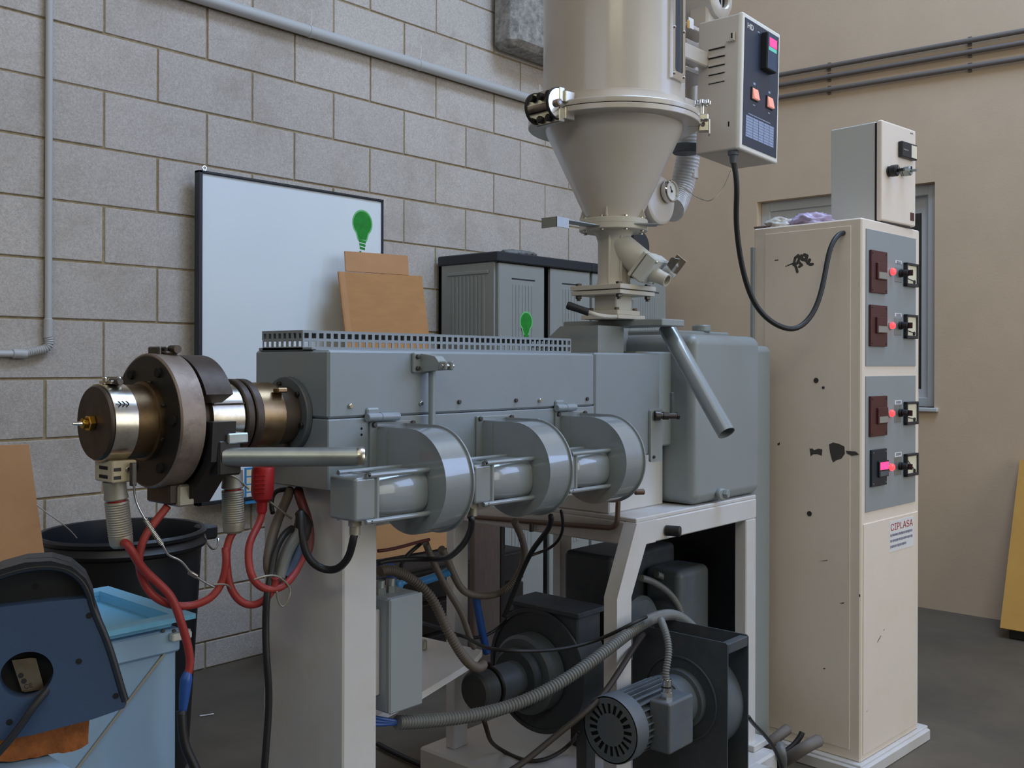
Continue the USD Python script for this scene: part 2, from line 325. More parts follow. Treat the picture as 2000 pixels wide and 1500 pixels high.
# ------------------------------------------------------------------ conduits on the walls
c0, c1 = at(385, -8, y=3.335), at(1075, 198, y=3.335); zc = (c0[2]+c1[2])/2
c0, c1 = np.array([0.6, 3.338, at(725, 98, y=3.338)[2]]), np.array([4.8, 3.338, at(725, 98, y=3.338)[2]])
t = T('wall_conduit', 'pale grey pipe running horizontally along the upper block wall behind the hopper', 'pipe', (c0[0], 3.36, c0[2]))
t.part('pipe', cyl(c0, c1, 0.0235, 24), 'pvc_grey')
for x in (2.50, 3.11, 3.95):
    p = t.part('saddle', ringm((x-0.008, 3.338, c0[2]), (1, 0, 0), 0.0232, 0.0255, 0.016, 24, .0005), 'pvc_grey')
    t.part('cable_tie_tail', wire([(x, 3.333, c0[2]+0.025), (x+.002, 3.328, c0[2]+.045), (x-.002, 3.325, c0[2]+0.085)], 0.0022, 6, 10), 'label_white', p)
yv = 3.352; top, bot = at(93.5, 0, y=yv), at(97.5, 640, y=yv); xv = (top[0]+bot[0])/2
bend = at(84, 677, y=yv); lft = at(58, 690, y=yv); zL = at(30, 691, y=yv)[2]
t = T('drop_conduit', 'thin pale grey conduit dropping down the left of the block wall with a corrugated bend', 'pipe', (xv, 3.37, zL))
t.part('upper_pipe', cyl((xv, yv, 3.3), (xv, yv, bot[2]), 0.0115, 16), 'pvc_grey')
t.part('coupling', cyl((xv, yv, bot[2]+0.03), (xv, yv, bot[2]-0.035), 0.0145, 16, .002), 'pvc_grey')
t.part('flexible_bend', ribbed([(xv, yv, bot[2]-0.03), (xv-0.004, yv, bot[2]-0.065), (xv-0.03, yv, zL+0.012), (xv-0.075, yv, zL)], 0.0155, 0.0075, 0.18), 'pvc_grey')
t.part('lower_coupling', cyl((xv-0.07, yv, zL), (xv-0.115, yv, zL), 0.0155, 16, .002), 'pvc_grey')
t.part('lower_pipe', cyl((xv-0.11, yv, zL), (xv-0.9, yv, zL), 0.0115, 16), 'pvc_grey')
for i, (va, vb, lab) in enumerate(((146, 60, 'uppermost of three dark pipes on the plastered wall'), (166, 83, 'middle one of three dark pipes on the plastered wall'), (190, 113, 'lowest of three dark pipes on the plastered wall'))):
    a, b = at(1525, va, x=XW-0.02), at(2000, vb, x=XW-0.02); d = (b-a)
    t = T('wall_pipe', lab, 'pipe', tuple(a-d*0.9+np.array([0.02, 0, 0])), group='pipes on the plastered wall')
    t.part('pipe', cyl(a-d*0.62, b+d*0.6, 0.012, 14), 'pipe_taupe')
    for q in (-0.3, 0.22, 0.8): t.part('clip', bx(XW-0.006, XW, *(sorted(((a+d*q)[1]-.008, (a+d*q)[1]+.008))), (a+d*q)[2]-0.022, (a+d*q)[2]+0.022), 'pipe_taupe')

# ------------------------------------------------------------------ whiteboard and the things by the block wall
bx0, bx1, bz0, bz1, byf = 1.973, 2.866, 0.63, 1.868, 3.30
t = T('whiteboard', 'framed white board with a green light bulb stencil leaning on the block wall', 'whiteboard', ((bx0+bx1)/2, byf, bz0))
t.part('panel', bx(bx0+.008, bx1-.004, byf+.004, byf+.022, bz0+.008, bz1-.006), 'white_board')
for nm, m_ in (('frame_rail', bx(bx0, bx0+.016, byf-.004, byf+.028, bz0, bz1, .002)), ('frame_rail', bx(bx1-.009, bx1, byf-.004, byf+.028, bz0, bz1, .002)), ('frame_rail', bx(bx0, bx1, byf-.004, byf+.028, bz1-.010, bz1, .002)), ('frame_rail', bx(bx0, bx1, byf-.004, byf+.028, bz0, bz0+.014, .002))): t.part(nm, m_, 'dark_frame')
hk = at(402, 328, y=byf); t.part('hanging_hook', cat(ringm((hk[0], byf+.008, bz1+.012), (0, 1, 0), .006, .010, .004, 20), bx(hk[0]-.006, hk[0]+.006, byf+.006, byf+.014, bz1-.002, bz1+.005, .001)), 'chrome', label='small steel hanging eye')
def bulb_outline(cx, cz, r, n=40):
    a = np.linspace(math.radians(-52), math.radians(232), n); P = [(cx+r*math.cos(q), cz+r*1.03*math.sin(q)) for q in a]
    return P+[(cx-r*0.45, cz-r*1.32), (cx-r*0.40, cz-r*1.42), (cx+r*0.40, cz-r*1.42), (cx+r*0.45, cz-r*1.32)]
bc = at(709, 436, y=byf); r = 0.049
glow = Polygon(bulb_outline(bc[0], bc[2], r)).buffer(0.007)
t.part('overspray', prism(glow, .0003, (0, byf+.0042, 0), (1, 0, 0), (0, 0, 1), (0, -1, 0)), 'green_light', label='pale green overspray')
bp = t.part('bulb_stencil', prism(bulb_outline(bc[0], bc[2], r), .0005, (0, byf+.004, 0), (1, 0, 0), (0, 0, 1), (0, -1, 0)), 'green_spray', label='green sprayed light bulb')
for k in range(3):
    z = bc[2]-r*(1.55+0.30*k); wd = r*(0.40-0.05*k)
    t.part('bulb_thread', prism([(bc[0]-wd, z+.006), (bc[0]+wd, z+.001), (bc[0]+wd*.95, z-.009), (bc[0]-wd*.95, z-.005)], .0005, (0, byf+.004, 0), (1, 0, 0), (0, 0, 1), (0, -1, 0)), 'green_spray', bp)
zb = bc[2]-r*2.5
t.part('stencil_leaf', prism([(bc[0]-.018, zb), (bc[0]-.008, zb+.006), (bc[0]+.004, zb-.02), (bc[0]+.02, zb-.004), (bc[0]+.036, zb-.022), (bc[0]+.044, zb-.05), (bc[0]-.03, zb-.05)], .0005, (0, byf+.004, 0), (1, 0, 0), (0, 0, 1), (0, -1, 0)), 'green_spray', label='green stem and leaf below the bulb')
lp0, lp1 = at(479, 985, y=byf-.001), at(503, 912, y=byf-.001)
lp = t.part('printed_label', bx(lp0[0], lp1[0]+.03, byf-.0005, byf+.0042, lp0[2], lp1[2]), 'blue_print', label='small blue printed sheet')
for k in range(4):
    zz = lp0[2]+.018+(lp1[2]-lp0[2]-.02)*k/4
    t.part('printed_cell', bx(lp0[0]+.006, lp1[0]+.024, byf-.001, byf, zz, zz+.024), 'label_white' if k == 0 else 'meter_face', lp)

# cardboard sheet leaning in front of the whiteboard, standing on a dark crate
cz0 = 0.45
def lean(u, v, y_top=3.20, y_bot=2.93, zt=1.53):
    q = ray(u, v); k = (y_top-y_bot)/(zt-cz0); tt = (y_bot-k*(cz0-H))/(q[1]-k*q[2]); return EYE+q*tt
def sheet(pix, off, th):
    P = np.array([lean(*p) for p in pix]); n = np.array([0, -1, (3.20-2.93)/(1.53-cz0)]); n /= np.linalg.norm(n)
    X = np.array([1.0, 0, 0]); Y = np.cross(n, X); Y *= np.sign(Y[2]); o = P[0]
    return prism([((p-o)@X, (p-o)@Y) for p in P], th, o+n*off, X, Y, n)
t = T('cardboard_sheet', 'brown cardboard box flap board leaning in front of the whiteboard', 'cardboard', tuple(lean(760, 1090)))
t.part('sheet', sheet([(659, 531), (822, 540), (884, 1040), (894, 1066), (728, 1094), (714, 1000)], 0, .006), 'cardboard')
t.part('flap', sheet([(672, 491), (795, 500), (797, 538), (674, 530)], 0.0, .005), 'cardboard_side')
t.part('tape_strip', sheet([(661, 531), (671, 531.5), (737, 1086), (729, 1087)], .006, .0006), 'cardboard_side')
p0 = lean(735, 1092)
one('crate', cat(bx(p0[0]-.25, p0[0]+.62, 2.72, 3.12, 0.0, 0.395, .006), *[bx(p0[0]-.25, p0[0]+.62, 2.712, 2.722, 0.02+.125*k, .13+.125*k, .003) for k in range(3)]), 'dark_crate', 'dark slatted crate on the floor under the leaning cardboard', 'crate')
# brown board standing behind the machine frame
a0, a1 = at(927, 1030, y=2.45), at(985, 1030, y=2.45)
t = T('wood_board', 'dark brown upright board standing behind the white machine frame', 'board', ((a0[0]+a1[0])/2, 2.46, 0))
t.part('board', bx(a0[0], a1[0]-.02, 2.45, 2.475, 0, 1.02, .003), 'wood_brown')
t.part('edge_strip', bx(a1[0]-.022, a1[0], 2.445, 2.48, 0, 1.02, .002), 'dark_crate', label='darker edge strip')

# storage cabinets against the block wall
def store(x0, x1, label, doors, bulb=False):
    y0, y1, zt = 2.98, 3.35, 1.655
    t = T('storage_cabinet', label, 'cabinet', ((x0+x1)/2, (y0+y1)/2, 0))
    t.part('carcass', cat(bx(x0, x0+.02, y0+.02, y1, .02, zt-.045), bx(x1-.02, x1, y0+.02, y1, .02, zt-.045), bx(x0, x1, y1-.02, y1, .02, zt-.045), bx(x0, x1, y0+.03, y1, .02, .05)), 'store_plastic')
    t.part('lid', bx(x0-(.008 if bulb else .001), x1+(.001 if bulb else .008), y0-.012, y1, zt-.045, zt, .005), 'store_dark', label='dark charcoal lid')
    for k in range(9): t.part('side_rib', bx(x0-.004, x0+.001, y0+.075+.024*k, y0+.087+.024*k, .25, zt-.10, .001), 'store_plastic')
    t.part('side_rail', bx(x0-.006, x0, y0+.05, y1-.06, zt-.095, zt-.08, .002), 'store_plastic')
    for a, b in doors:
        d = t.part('door', bx(a, b, y0, y0+.02, .05, zt-.048, .004), 'store_plastic')
        nr = int((b-a-.16)/.022)
        for k in range(nr): t.part('door_rib', bx(a+.09+.022*k, a+.102+.022*k, y0-.003, y0+.001, .3, zt-.14, .001), 'store_plastic', d)
        t.part('door_groove', bx(a+.085, b-.07, y0-.0008, y0+.001, zt-.118, zt-.112), 'store_dark', d)
    if bulb:
        c = at(1028, 628, y=y0-.004); r = .038
        t.part('overspray', prism(Polygon(bulb_outline(c[0], c[2], r)).buffer(.008), .0004, (0, y0-.0032, 0), (1, 0, 0), (0, 0, 1), (0, -1, 0)), 'green_light', label='pale green overspray')
        t.part('bulb_stencil', prism(unary_union([Polygon(bulb_outline(c[0], c[2], r)), sbox(c[0]-.012, c[2]-.085, c[0]+.012, c[2]-.04)]), .0008, (0, y0-.003, 0), (1, 0, 0), (0, 0, 1), (0, -1, 0)), 'green_spray', label='green sprayed light bulb')
    return t
store(3.25, 3.932, 'grey plastic cabinet with dark lid and green stencil bulb on its door', [(3.262, 3.578), (3.622, 3.928)], True)
store(3.938, 4.62, 'grey plastic cabinet with dark lid in the room corner behind the hopper', [(3.95, 4.27), (4.275, 4.61)])
zt = 1.655
g0 = at(985, 531, z=zt+.01); gl = [at(982, 531, y=3.10), at(998, 528, y=3.10), at(1015, 530, y=3.08), at(1030, 533, y=3.06), at(1046, 534, y=3.06)]
gl = [np.array([p[0], p[1], zt+.018]) for p in gl]
m_ = cat(sweep(spline(gl, 30), np.interp(np.linspace(0, 1, 30), [0, .3, .6, 1], [.012, .02, .017, .008]), 10), sweep(spline([gl[1]+[0, .03, .002], gl[2]+[0, .03, .006], gl[2]+[.05, .05, -.006]], 20), .011, 8))
m_ = m_.subdivide(); m_.vertices += (meshkit.fbm(m_.vertices*60, 3, 5)-.5)[:, None]*.010; m_.vertices[:, 2] = np.maximum(m_.vertices[:, 2], zt)
one('work_glove', m_, 'hose_grey', 'crumpled grey work glove lying on the dark cabinet lid', 'glove')
one('cable_offcut', cat(wire([at(1050, 515, y=3.05), at(1075, 526, y=3.04), at(1100, 536, y=3.03), at(1128, 549, y=3.02)], .006, 8), wire([at(1090, 522, y=3.06), at(1095, 532, y=3.03), at(1098, 549, y=3.03)], .005, 8)), 'black_rubber', 'stiff black cable offcut bent up from the cabinet lid', 'cable')
q = at(1102, 541, y=3.0)
t = T('paper_tag', 'small white tag on a string lying on the cabinet lid', 'tag', (q[0], q[1], zt))
t.part('tag_card', prism([(-.012, -.02), (.014, -.02), (.004, .02), (-.008, .02)], .001, q+np.array([0.0, 0, .0]), (1, 0, 0), (0, -.3, .95), (0, -.95, -.3)), 'label_white')
t.part('tag_string', wire([q+[-.0, 0, .02], q+[-.03, 0.01, .0], q+[-.045, .01, -.02]], .001, 5, 12), 'string')

# ================================================================== EXTRUDER
YF, AX, AZ = 1.33, 1.436, 1.07
E = T('plastic_extruder', 'grey and white plastic extruder with three snail blowers along its side', 'extruder', (1.8, 1.44, 0))
e = E.part
e('left_leg', bx(1.069, 1.144, YF, 1.561, 0, .9445, .003), 'cream_paint')
gus = Polygon([(1.144, .871), (1.144, .855)]+[(1.144+.016*(1-math.cos(a)), .855+.016*math.sin(a)) for a in np.linspace(0, math.pi/2, 8)])
e('long_beam', cat(bx(1.144, 1.93, 1.35, 1.50, .871, .9445, .003), prism(gus, .15, (0, 1.50, 0), (1, 0, 0), (0, 0, 1), (0, -1, 0))), 'cream_paint')
e('deck', bx(1.937, 2.518, YF+.002, 1.965, .787, .797, .002), 'cream_paint')
e('front_rail', bx(1.935, 2.518, YF, 1.366, .733, .787, .003), 'cream_paint')
e('cross_beam', bx(1.935, 1.97, 1.366, 1.965, .731, .787, .003), 'cream_paint')
e('rear_rail', bx(1.97, 2.518, 1.93, 1.965, .733, .787, .003), 'cream_paint')
e('leg', bx(2.46, 2.516, YF, 1.366, .10, .733, .003), 'cream_paint')
e('leg', bx(1.936, 1.992, 1.931, 1.964, .10, .731, .003), 'cream_paint')
e('leg', bx(2.40, 2.456, 1.931, 1.964, .10, .733, .003), 'cream_paint')
e('diagonal_strut', prism([(1.935, .786), (1.857, .623), (1.857, .10), (1.914, .10), (1.914, .618), (1.975, .733), (2.015, .733), (2.02, .786)], .0366, (0, 1.366, 0), (1, 0, 0), (0, 0, 1), (0, -1, 0)), 'cream_paint')
e('foot_plate', bx(2.47, 2.56, 1.31, 1.39, .10, .118, .002), 'cream_paint')
e('plinth', cat(bx(1.89, 2.53, 1.27, 2.02, 0, .10, .006), bx(1.98, 2.42, 1.13, 1.28, 0, .10, .006)), 'cream_paint')
e('guard_opening', bx(2.546, 2.554, 1.39, 1.72, .13, .74, .003), 'black_plastic', label='black inner cover of the belt guard')  # black sheet laid over the belt guard side to paint its shade
rs = e('rail_stub', cyl(at(1300, 1036, y=YF), at(1300, 1036, y=YF)+np.array([.012, -.035, 0]), .013, 20, .002), 'black_steel', label='dark cylindrical knob on the frame rail')
# heater shroud
e('shroud_cover', bx(1.036, 1.770, YF, 1.5415, 1.0664, 1.181, .004), 'grey_paint')
e('shroud_base', bx(1.036, 1.770, YF, 1.5415, .946, 1.0655, .002), 'grey_paint')
e('shroud_end', bx(1.7735, 2.034, YF+.001, 1.5415, .943, 1.184, .004), 'grey_paint')
gx0, gx1, gy0, gy1, gz0, gz1 = 1.036, 1.775, 1.40, 1.52, 1.181, 1.2145
def perforated(L, nh):
    p = L/nh; o = sbox(0, 0, L, gz1-gz0)
    return o.difference(unary_union([sbox(p*k+.0031, z, p*(k+1)-.0031, z+.0092) for k in range(nh) for z in (.0065, .0208)]))
pc = [prism(perforated(gx1-gx0, 47), .0012, (gx0, gy0, gz0), (1, 0, 0), (0, 0, 1), (0, 1, 0)), prism(perforated(gy1-gy0, 8), .0012, (gx0, gy0+.0013, gz0), (0, (gy1-gy0-.003)/(gy1-gy0), 0), (0, 0, 1), (1, 0, 0)),
      prism(perforated(gy1-gy0, 8), .0012, (gx1-.0013, gy0+.0013, gz0), (0, (gy1-gy0-.003)/(gy1-gy0), 0), (0, 0, 1), (1, 0, 0)), bx(gx0, gx1, gy0, gy1, gz1+.0001, gz1+.0012), bx(gx0, gx1, gy1-.0011, gy1, gz0+.0185, gz1)]
e('perforated_cover', cat(*pc), 'grey_paint', label='perforated sheet metal vent cover', smooth=False)
e('cover_flange', cat(bx(1.036, 1.78, 1.375, 1.40, 1.181, 1.183, .0005), bx(1.036, 1.045, 1.375, 1.53, 1.181, 1.186, .0005)), 'grey_paint')
for u, v in ((683, 793), (821, 788), (896, 785), (1007, 782), (1053, 782), (1146, 779)):
    p = at(u, v, y=YF); br = u in (683, 821, 1053)
    e('cover_screw', hexbolt(p, (0, -1, 0), .0042, .005 if br else .004, 12), 'chrome' if br else 'bolt')
for v in (837, 849):
    p = at(706, v, y=YF); e('small_hole', cyl(p, p+[0, -.0006, 0], .0022, 10), 'hole')
for x0, x1 in ((1.112, 1.184), (1.626, 1.690)):
    hp = e('hinge', cyl((x0, YF-.009, 1.066), (x1, YF-.009, 1.066), .0075, 18, .001), 'grey_paint')
    e('hinge_leaf', cat(bx(x0+.004, x0+.032, YF-.006, YF+.0005, 1.066, 1.082, .003), cyl((x0+.03, YF-.009, 1.066), (x0+.0315, YF-.009, 1.066), .0082, 18)), 'grey_paint', hp)
# clevis bracket and support rod on the shroud front
bb = e('clevis_bracket', cat(bx(1.222, 1.264, YF-.008, YF, 1.142, 1.1785, .002), hull([(1.238, YF-.006, 1.177), (1.262, YF-.006, 1.177), (1.238, YF-.006, 1.144), (1.262, YF-.006, 1.144), (1.242, YF-.040, 1.172), (1.262, YF-.040, 1.172), (1.242, YF-.052, 1.160), (1.262, YF-.052, 1.160), (1.242, YF-.048, 1.147), (1.262, YF-.048, 1.147)]),
    bx(1.2425, 1.248, YF-.068, YF-.046, 1.147, 1.163, .002), bx(1.2575, 1.263, YF-.068, YF-.046, 1.147, 1.163, .002)), 'gear_paint')
for z in (1.171, 1.150): e('bracket_bolt', hexbolt((1.2295, YF-.008, z), (0, -1, 0), .0045, .006), 'bolt', bb)
e('clevis_pin', cyl((1.239, YF-.060, 1.155), (1.269, YF-.060, 1.155), .0042, 12, .001), 'steel', bb)
e('support_rod', cyl((1.257, YF-.018, 1.145), (1.257, YF-.018, 1.045), .0065, 16), 'grey_paint')

# ---- three snail blowers
for X in (1.14, 1.406, 1.646):
    yc, zc_, R = 1.245, .96, .089
    ang = np.linspace(0, 2*math.pi, 73)[:-1]
    prof = unary_union([Polygon([(yc+R*math.cos(a), zc_+R*math.sin(a)) for a in ang]), sbox(yc, zc_-.03, YF-.006, zc_+R)])
    hs = e('blower_housing', prism(prof, .0635, (X, 0, 0), (0, 1, 0), (0, 0, 1)), 'grey_gloss')
    lip = prof.buffer(.004).difference(sbox(YF-.008, 0, 2, 2))
    e('rear_lip', prism(lip, .003, (X+.0605, 0, 0), (0, 1, 0), (0, 0, 1)), 'grey_gloss', hs)
    e('mount_plate', cat(bx(X-.017, X+.088, YF-.006, YF, .925, 1.0575, .0015), bx(X-.003, X, 1.30, YF-.006, .93, 1.045)), 'grey_gloss', hs)
    for dx in (-.010, .080): e('mount_screw', hexbolt((X+dx, YF-.006, 1.0525), (0, -1, 0), .0048, .005, 8), 'bolt', hs)
    x0 = X-.154; ym_, zm = 1.2315, .948
    e('terminal_box', rbx(x0, x0+.043, ym_-.0325, ym_+.0325, zm-.0345, zm+.0345, .006), 'grey_gloss', hs)
    e('box_joint', bx(x0+.040, x0+.050, ym_-.0345, ym_+.0345, zm-.0365, zm+.0365, .003), 'grey_gloss', hs)
    sup = []
    for xx, k in ((x0+.046, .030), (x0+.056, .0345), (x0+.085, .0372), (x0+.125, .0385), (X-.004, .036), (X, .034)):
        a = np.linspace(0, 2*math.pi, 40, endpoint=False); c_, s_ = np.cos(a), np.sin(a)
        sup.append(np.stack([np.full(40, xx), ym_+k*np.sign(c_)*abs(c_)**.72, zm+k*np.sign(s_)*abs(s_)**.72], 1))
    V = np.vstack(sup); Fq = [[i*40+j, i*40+(j+1) % 40, (i+1)*40+(j+1) % 40, (i+1)*40+j] for i in range(5) for j in range(40)]
    Fq = np.array(Fq); e('motor_can', trimesh.Trimesh(V, np.vstack([Fq[:, [0, 1, 2]], Fq[:, [0, 2, 3]]]), process=False), 'grey_gloss', hs)
    for sy in (-1, 1):
        for sz in (-1, 1):
            e('tie_rod', cyl((x0+.02, ym_+sy*.034, zm+sz*.036), (X, ym_+sy*.034, zm+sz*.036), .0042, 12), 'grey_gloss', hs)
    e('box_screw', cat(hexbolt((x0+.024, ym_-.034, zm+.0345), (0, -.5, 1), .004, .006), hexbolt((x0+.03, ym_-.034, zm-.036), (0, -1, 0), .003, .004)), 'bolt', hs)
    e('cable_gland', cat(cyl((x0+.020, ym_-.008, zm-.034), (x0+.020, ym_-.008, zm-.044), .0105, 6), cyl((x0+.020, ym_-.008, zm-.044), (x0+.020, ym_-.008, zm-.058), .0085, 14)), 'connector_alu', hs)

# ---- barrel and die head (axis along x)
AXIS = (-1, 0, 0)
def dl(prof, n=56): return lathe([(r, 1.036-x) for r, x in prof], (1.036, AX, AZ), AXIS, n)
fl = e('barrel_flange', dl([(0, 1.036), (.064, 1.036), (.0655, 1.034), (.0655, 1.026), (.064, 1.024), (0, 1.024)]), 'motor_paint', label='dark grey round flange on the shroud end')
for k in range(6):
    a = k*math.pi/3+.3; e('flange_bolt', hexbolt((1.024, AX+.054*math.cos(a), AZ+.054*math.sin(a)), AXIS, .005, .005), 'black_steel', fl)
e('barrel', dl([(0, 1.03), (.05, 1.03), (.05, .74), (0, .74)]), 'burnt_steel')
b1 = e('heater_band', dl([(.05, .990), (.056, .990), (.0565, .9885), (.0565, .946), (.05, .945)]), 'band_gold', label='brass toned heater band next to the flange')
e('band_lug', bx(.972, .992, AX-.056, AX-.040, AZ+.040, AZ+.048, .002), 'band_gold', b1)
for a, b in ((.928, .943), (.911, .925)): e('clamp_ring', dl([(.05, b), (.0615, b), (.063, b-.002), (.063, a+.002), (.0615, a), (.05, a)]), 'burnt_steel')
b2 = e('heater_band', dl([(.05, .910), (.0575, .910), (.058, .9085), (.058, .852), (.05, .850)]), 'band_steel', label='polished heater band behind the clamp jaws')
e('band_seam', bx(.853, .909, AX-.055, AX-.050, AZ+.0235, AZ+.0255), 'burnt_steel', b2)
def arc(r0, r1, a0, a1, x0, x1, n=24):
    A = np.radians(np.linspace(a0, a1, n)); P = [(r1*math.cos(a), r1*math.sin(a)) for a in A]+[(r0*math.cos(a), r0*math.sin(a)) for a in A[::-1]]
    return prism(P, x1-x0, (x0, AX, AZ), (0, -1, 0), (0, 0, 1), (1, 0, 0))
e('upper_clamp_jaw', arc(.066, .101, 24, 150, .818, .864), 'burnt_steel')
lj = e('lower_clamp_jaw', cat(arc(.060, .103, -150, -35, .818, .858), prism([(-.06, -.06), (-.045, -.115), (-.015, -.134), (.035, -.130), (.105, -.060), (.11, .0), (.085, .0), (.06, -.05), (0, -.07)], .04, (.818, AX, AZ), (0, -1, 0), (0, 0, 1), (1, 0, 0))), 'black_steel')
e('jaw_block', bx(.828, .868, 1.326, 1.366, AZ-.082, AZ-.028, .003), 'black_steel', lj); e('jaw_cap', bx(.842, .878, 1.322, 1.356, AZ-.034, AZ-.018, .002), 'zinc', lj)
big = e('die_ring', dl([(.055, .813), (.100, .813), (.1035, .8105), (.1035, .7735), (.101, .771), (.093, .771), (.090, .7755), (.060, .7755)], 72), 'ring_steel', label='large worn steel band around the die head')
e('ring_face', dl([(0, .800), (.0995, .800), (.0995, .7708), (.097, .7702), (.0, .7702)], 72), 'black_steel', big)
for k in range(6):
    a = k*math.pi/3+1.0; p = np.array([.7702, AX+.083*math.cos(a), AZ+.083*math.sin(a)]); e('ring_bolt', cyl(p, p+[-.004, 0, 0], .0075, 14), 'hole', big)
for k, (x, m_) in enumerate(((.790, 'bolt'), (.801, 'bolt'))): e('ring_lug', bx(x-.008, x-.002, AX-.016, AX+.018, AZ+.100, AZ+.114, .002), m_, big)
e('ring_lug', cat(bx(.790, .812, AX-.022, AX+.02, AZ+.1015, AZ+.107, .002), cyl((.806, AX-.030, AZ+.110), (.806, AX-.01, AZ+.110), .0065, 12)), 'burnt_steel', big)
e('ring_terminal', cat(bx(.787, .825, AX-.038, AX+.03, AZ-.128, AZ-.096, .003)), 'burnt_steel', big)
e('terminal_cover', bx(.800, .828, AX-.044, AX-.0, AZ-.132, AZ-.098, .003), 'connector_alu', big)
e('brass_collar', dl([(.045, .775), (.0600, .775), (.0605, .7735), (.0605, .762), (.0565, .760), (.0555, .729), (.04, .729)]), 'collar_brown', label='brown tinted collar with screws')
for a in (-25, 25, 75, 120):
    a = math.radians(a); d = np.array([0, -math.cos(a), math.sin(a)]); p = np.array([.767, AX, AZ])+d*.060; e('collar_screw', hexbolt(p, d, .0035, .003), 'bolt')
sb = e('die_heater_band', dl([(.045, .7295), (.0575, .7295), (.058, .728), (.058, .696), (.0575, .694), (.045, .694)]), 'band_steel', label='silver heater band at the die tip')
e('band_clasp', cat(bx(.702, .722, AX-.024, AX+.012, AZ+.0575, AZ+.0625, .001), bx(.698, .704, AX-.012, AX-.004, AZ+.057, AZ+.068, .002), bx(.720, .726, AX-.012, AX-.004, AZ+.057, AZ+.068, .002)), 'band_steel', sb)
e('clasp_screw', cyl((.712, AX-.034, AZ+.061), (.712, AX-.006, AZ+.061), .0055, 12, .001), 'bolt', sb)
for k, (zo, yo) in enumerate(((.0255, -.048), (.0262, -.0475), (.0258, -.0478))):
    pts = [(.699+.006*k, AX-.0517, AZ+.033), (.703+.006*k, AX-.0525, AZ+.0285), (.700+.006*k, AX-.0535, AZ+.026)]; e('ink_mark', wire(pts, .0009, 5, 10), 'ink_black', sb)
df = e('die_face', dl([(0, .700), (.0555, .700), (.0555, .692), (.0535, .6885), (0, .6875)]), 'burnt_steel', label='round brown die face')
e('nozzle_nut', cat(hexbolt((.6878, AX, AZ), AXIS, .012, .010), cyl((.678, AX, AZ), (.670, AX, AZ), .0075, 14, .001)), 'brass', df)
e('nozzle_tip', lathe([(0, 0), (.004, 0), (.0015, .014), (0, .015)], (.671, AX, AZ), AXIS, 12), 'chrome', df)
# band connectors
cx_ = .716
cb = e('band_connector', bx(.699, .737, AX-.036, AX+.020, AZ-.087, AZ-.055, .002), 'ceramic', label='beige connector block under the die')
e('connector_screw', hexbolt((.722, AX-.036, AZ-.068), (0, -1, 0), .0035, .003, 10), 'steel', cb)
for z in (-.066, -.079): e('connector_slot', bx(.6985, .6995, AX-.022, AX+.004, AZ+z-.0025, AZ+z+.0025), 'hole', cb)
for k in (0, 1): e('slot_face', bx(.701+.0*k, .712, AX-.0365, AX-.0358, AZ-.070-.012*k, AZ-.065-.012*k), 'ink_black', cb)
def plug(px_, y0, ztop, tilt, nm, lab):
    d = np.array([tilt, 0, -1.0]); d /= np.linalg.norm(d); o = np.array([px_, y0, ztop])
    f_ = e(nm, lathe([(0, 0), (.0165, 0), (.0165, .018), (.0178, .026), (.0165, .028), (0, .028)], o, d, 24), 'connector_alu', label=lab)
    e('plug_seal', cyl(o+d*.028, o+d*.032, .013, 20), 'red_plug', f_)
    pr = [(0, .031), (.0172, .031)]
    for k in range(14): pr += [(.0178, .034+.0036*k), (.0168, .0358+.0036*k)]
    pr += [(.0175, .086), (.0165, .096), (.013, .100), (0, .100)]
    e('plug_body', lathe(pr, o, d, 24), 'connector_alu', f_); return o+d*.098
RED1 = plug(.716, AX-.008, AZ-.087, .12, 'connector_ferrule', 'grey ribbed cable connector under the die face')
RED2 = plug(.902, 1.405, .985, .03, 'connector_ferrule', 'grey ribbed cable connector under the clamp jaws')
# clamp handle
h0, h1 = at(437, 893, y=1.335), at(700, 892, y=1.20); hd = (h1-h0)/np.linalg.norm(h1-h0)
ht = e('handle_tube', cyl(h0, h1, .0148, 28), 'zinc', label='long zinc plated clamp handle tube')
e('handle_cap', lathe([(0, 0), (.0152, 0), (.0156, .002), (.0156, .008), (.013, .0125), (.007, .0135), (.006, .012), (0, .012)], h1-hd*.002, hd, 40), 'steel', ht)

# ---- gearbox, feed throat, chute
e('gearbox', rbx(2.19, 2.545, YF, 1.64, .799, 1.236, .028, 3), 'gear_paint')
e('gearbox_lid', bx(2.26, 2.56, 1.44, 1.62, 1.230, 1.250, .004), 'gear_paint')
p = at(1370, 636, y=1.46); e('filler_cap', cyl((p[0], 1.46, 1.249), (p[0], 1.46, 1.268), .026, 24, .003), 'gear_paint')
e('belt_guard', rbx(2.552, 2.668, 1.36, 1.74, .0, 1.212, .02, 3), 'gear_paint')
e('neck_casing', bx(2.034, 2.20, 1.40, 1.54, .95, 1.19, .004), 'gear_paint')
e('cream_support', bx(1.95, 2.185, 1.42, 1.62, .797, .943, .003), 'cream_paint')
p = at(1405, 965, y=YF-.001); dp = e('drain_plug', cyl(p, p+[-.004, -.014, 0], .016, 20, .003), 'gear_paint')
e('drain_bolt', hexbolt(p+[.004, -.012, .002], (.15, -1, 0), .012, .012), 'gear_paint', dp)
hk_ = e('side_plate', prism(sbox(0, 0, .05, .125).buffer(-.006).buffer(.006), .006, (1.984, YF, .926), (1, 0, 0), (0, 0, 1), (0, -1, 0)), 'gear_paint')
e('plate_screw', hexbolt((1.996, YF-.006, .938), (0, -1, 0), .004, .004), 'bolt', hk_)
fp = at(1278, 812, y=YF-.008); fq = at(1326, 812, y=YF-.045)
